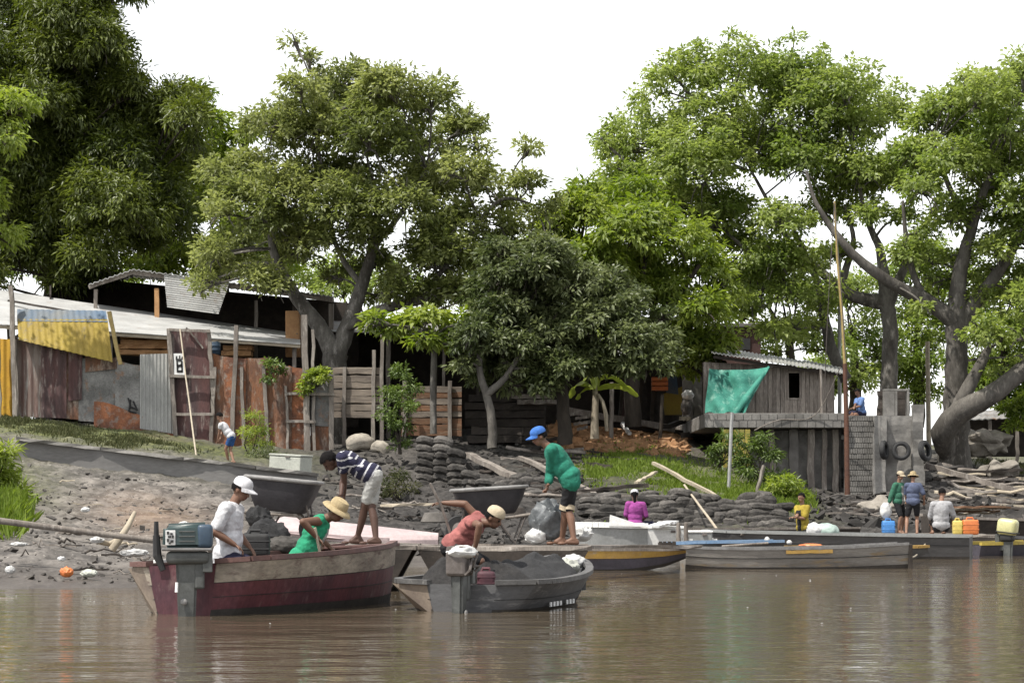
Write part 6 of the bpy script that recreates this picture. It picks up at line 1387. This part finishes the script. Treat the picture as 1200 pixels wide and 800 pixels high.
# green vest man
d = 28.8
_, ar = person(J(352,656,d), J(379,606,d), -.1, J(394,599,d,-.05), (.80,-.25,-.55), (J(386,640,d,.3), J(372,630,d,-.32)), (Vector((xo(385,d),d+.2,.03)), Vector((xo(388,d),d-.12,.03))), 'person in a green vest and straw hat stooping in the middle of the maroon boat', 1.0, 0, 'kelly', 0, 'khaki', .9, 1, ('straw','straw'), second='offwhite', pole_arm=(None, Vector((-.6,-.5,.5))))
b = MB(); b.tube([J(369,618,d,-.36), J(376,652,d,-.3)], .016, 8); b.build('stick', M['wood_pale'], smooth=True, label='short wooden handle held by the person in the straw hat in the maroon boat', cat='stick')
# red shirt man with shovel
d = 29.4
person(J(531,640,d), J(562,608,d,-.1), -.35, J(579,607,d,-.16), (.80,-.35,-.50), (J(520,589,d,.12), J(557,640,d,-.45)), (Vector((xo(550,d),d+.15,.03)), Vector((xo(556,d),d-.1,.03))), 'person in a faded red shirt and pale cap shovelling sand in the grey boat', 1.0, 0, 'red', .35, 'black', .9, 1, ('knit','beige'), pole_arm=(Vector((.35,-.3,1)), Vector((.3,-.7,.2))))
t = thing('shovel', J(530,632,d,.1), 'long-handled shovel gripped by the person in the red shirt', 'shovel')
b = MB(); b.tube([J(504,566,d,.05), J(517,592,d,.09), J(531,634,d,.15)], .017, 8); b.build('shaft', M['wood'], t, smooth=True)
b = MB(); P0 = J(531,632,d,.15); v = (J(531,634,d,.15)-J(517,592,d,.09)).normalized(); s_ = v.cross(Vector((0,1,0))).normalized()
b.prism([P0-s_*.09, P0+s_*.09, P0+s_*.10+v*.18, P0+v*.27, P0-s_*.10+v*.18], (0,.012,0)); b.build('blade', M['steel'], t)
# woman at the fence
d = 73.0
zf = gz(270, d)
person(J(271,511,d), J(259,495.5,d), PI-.25, J(257,488,d), (-.8,.25,-.4), (J(254,521,d,.1), J(256,523,d,-.15)), (Vector((xo(267,d),d+.08,zo(543,d))), Vector((xo(274,d),d-.1,zo(543,d)))), 'person in a white top and blue shorts bending by the rusty fence', .88, 2, 'white', .3, 'denim', .6, 1.15, None, vox=.010, long_hair=False, knee_pole=.4)
# girl in magenta
d = 64.0
person(J(744,614,d), J(745,588,d), PI/2, J(743.5,580,d,.05), (0,.95,-.3), (J(738,610,d,.25), J(752,610,d,.25)), (Vector((xo(741,d),d+.45,zo(620,d))), Vector((xo(748,d),d+.45,zo(620,d)))), 'person in a magenta top and white cap seen from behind by the sandbags', 1.05, 2, 'magenta', .9, 'navy', .9, 1, ('cap','white'), vox=.010, long_hair=True)
# boy
d = 58.5
person(J(941,619,d), J(940,592,d), PI+.75, J(939,583,d,-.03), (-.75,-.6,-.15), (J(931,606,d,-.2), J(934,603,d,-.32)), (Vector((xo(938,d),d+.05,zo(660,d))), Vector((xo(945,d),d-.05,zo(660,d)))), 'person with dark hair in a yellow and black shirt standing behind the long dark barge', .92, 2, 'yellow', .8, 'black', .95, 1, None, vox=.010, second='black')
# standing pair, seated man
d = 61.0
_, ar = person(J(1053,588,d), J(1053,566,d), -.7, J(1055,557.5,d,-.05), (.7,-.6,-.2), (J(1062,590,d,-.1), J(1041,592,d,-.1)), (Vector((xo(1057,d),d+.1,.43)), Vector((xo(1052,d),d-.12,.43))), 'person in an open green jacket and pale cap holding a white plastic bag', .83, 2, 'greygreen', 1.8, 'black', .85, 1, ('cap','beige'), vox=.010, second='offwhite', jacket=.012)
bag(1038, 607, 60.75, .25, .36, .2, 'white_cloth', 'white plastic bag hanging from the hand of the standing person in the cap', jit=.3)
person(J(1070,588,d,-.3), J(1070,566,d,-.3), PI/2-.1, J(1070,558.5,d,-.25), (.25,.93,-.2), (J(1062,588,d,-.05), J(1083,588,d,-.2)), (Vector((xo(1062,d-.4),d-.4,.43)), Vector((xo(1075,d-.4),d-.35,.43))), 'person in a slate blue T-shirt and straw hat standing with back turned', .85, 2, 'slate', .85, 'black', .75, 1, ('straw','straw'), vox=.010)
d = 60.2
person(J(1103,616,d), J(1103,588,d), PI/2, J(1104,578,d,.08), (.1,.95,-.35), (J(1092,612,d,.3), J(1116,612,d,.3)), (Vector((xo(1096,d),d+.40,.43)), Vector((xo(1110,d),d+.40,.43))), 'person in a loose light grey shirt sitting with back turned beside the orange container', 1.04, 2, 'ltgrey', 1.3, 'black', 1.6, 1, None, vox=.010, jacket=.012)
d = 86.0
person(J(1010,484,d), J(1007,466,d), PI+.5, J(1004.5,459.5,d,-.03), (-.7,-.6,-.5), (J(999,478,d,-.25), J(1001,477,d,-.35)), (Vector((xo(997,d),d-.5,zo(487,84.5)+.01)), Vector((xo(1001,d),d-.62,zo(487,84.5)+.01))), 'person in a pale blue shirt sitting on top of the quay wall', 1.0, 0, 'paleblue', .8, 'navy', 1.5, 1, None, vox=.010)

bpy.data.scenes.remove(TMP)
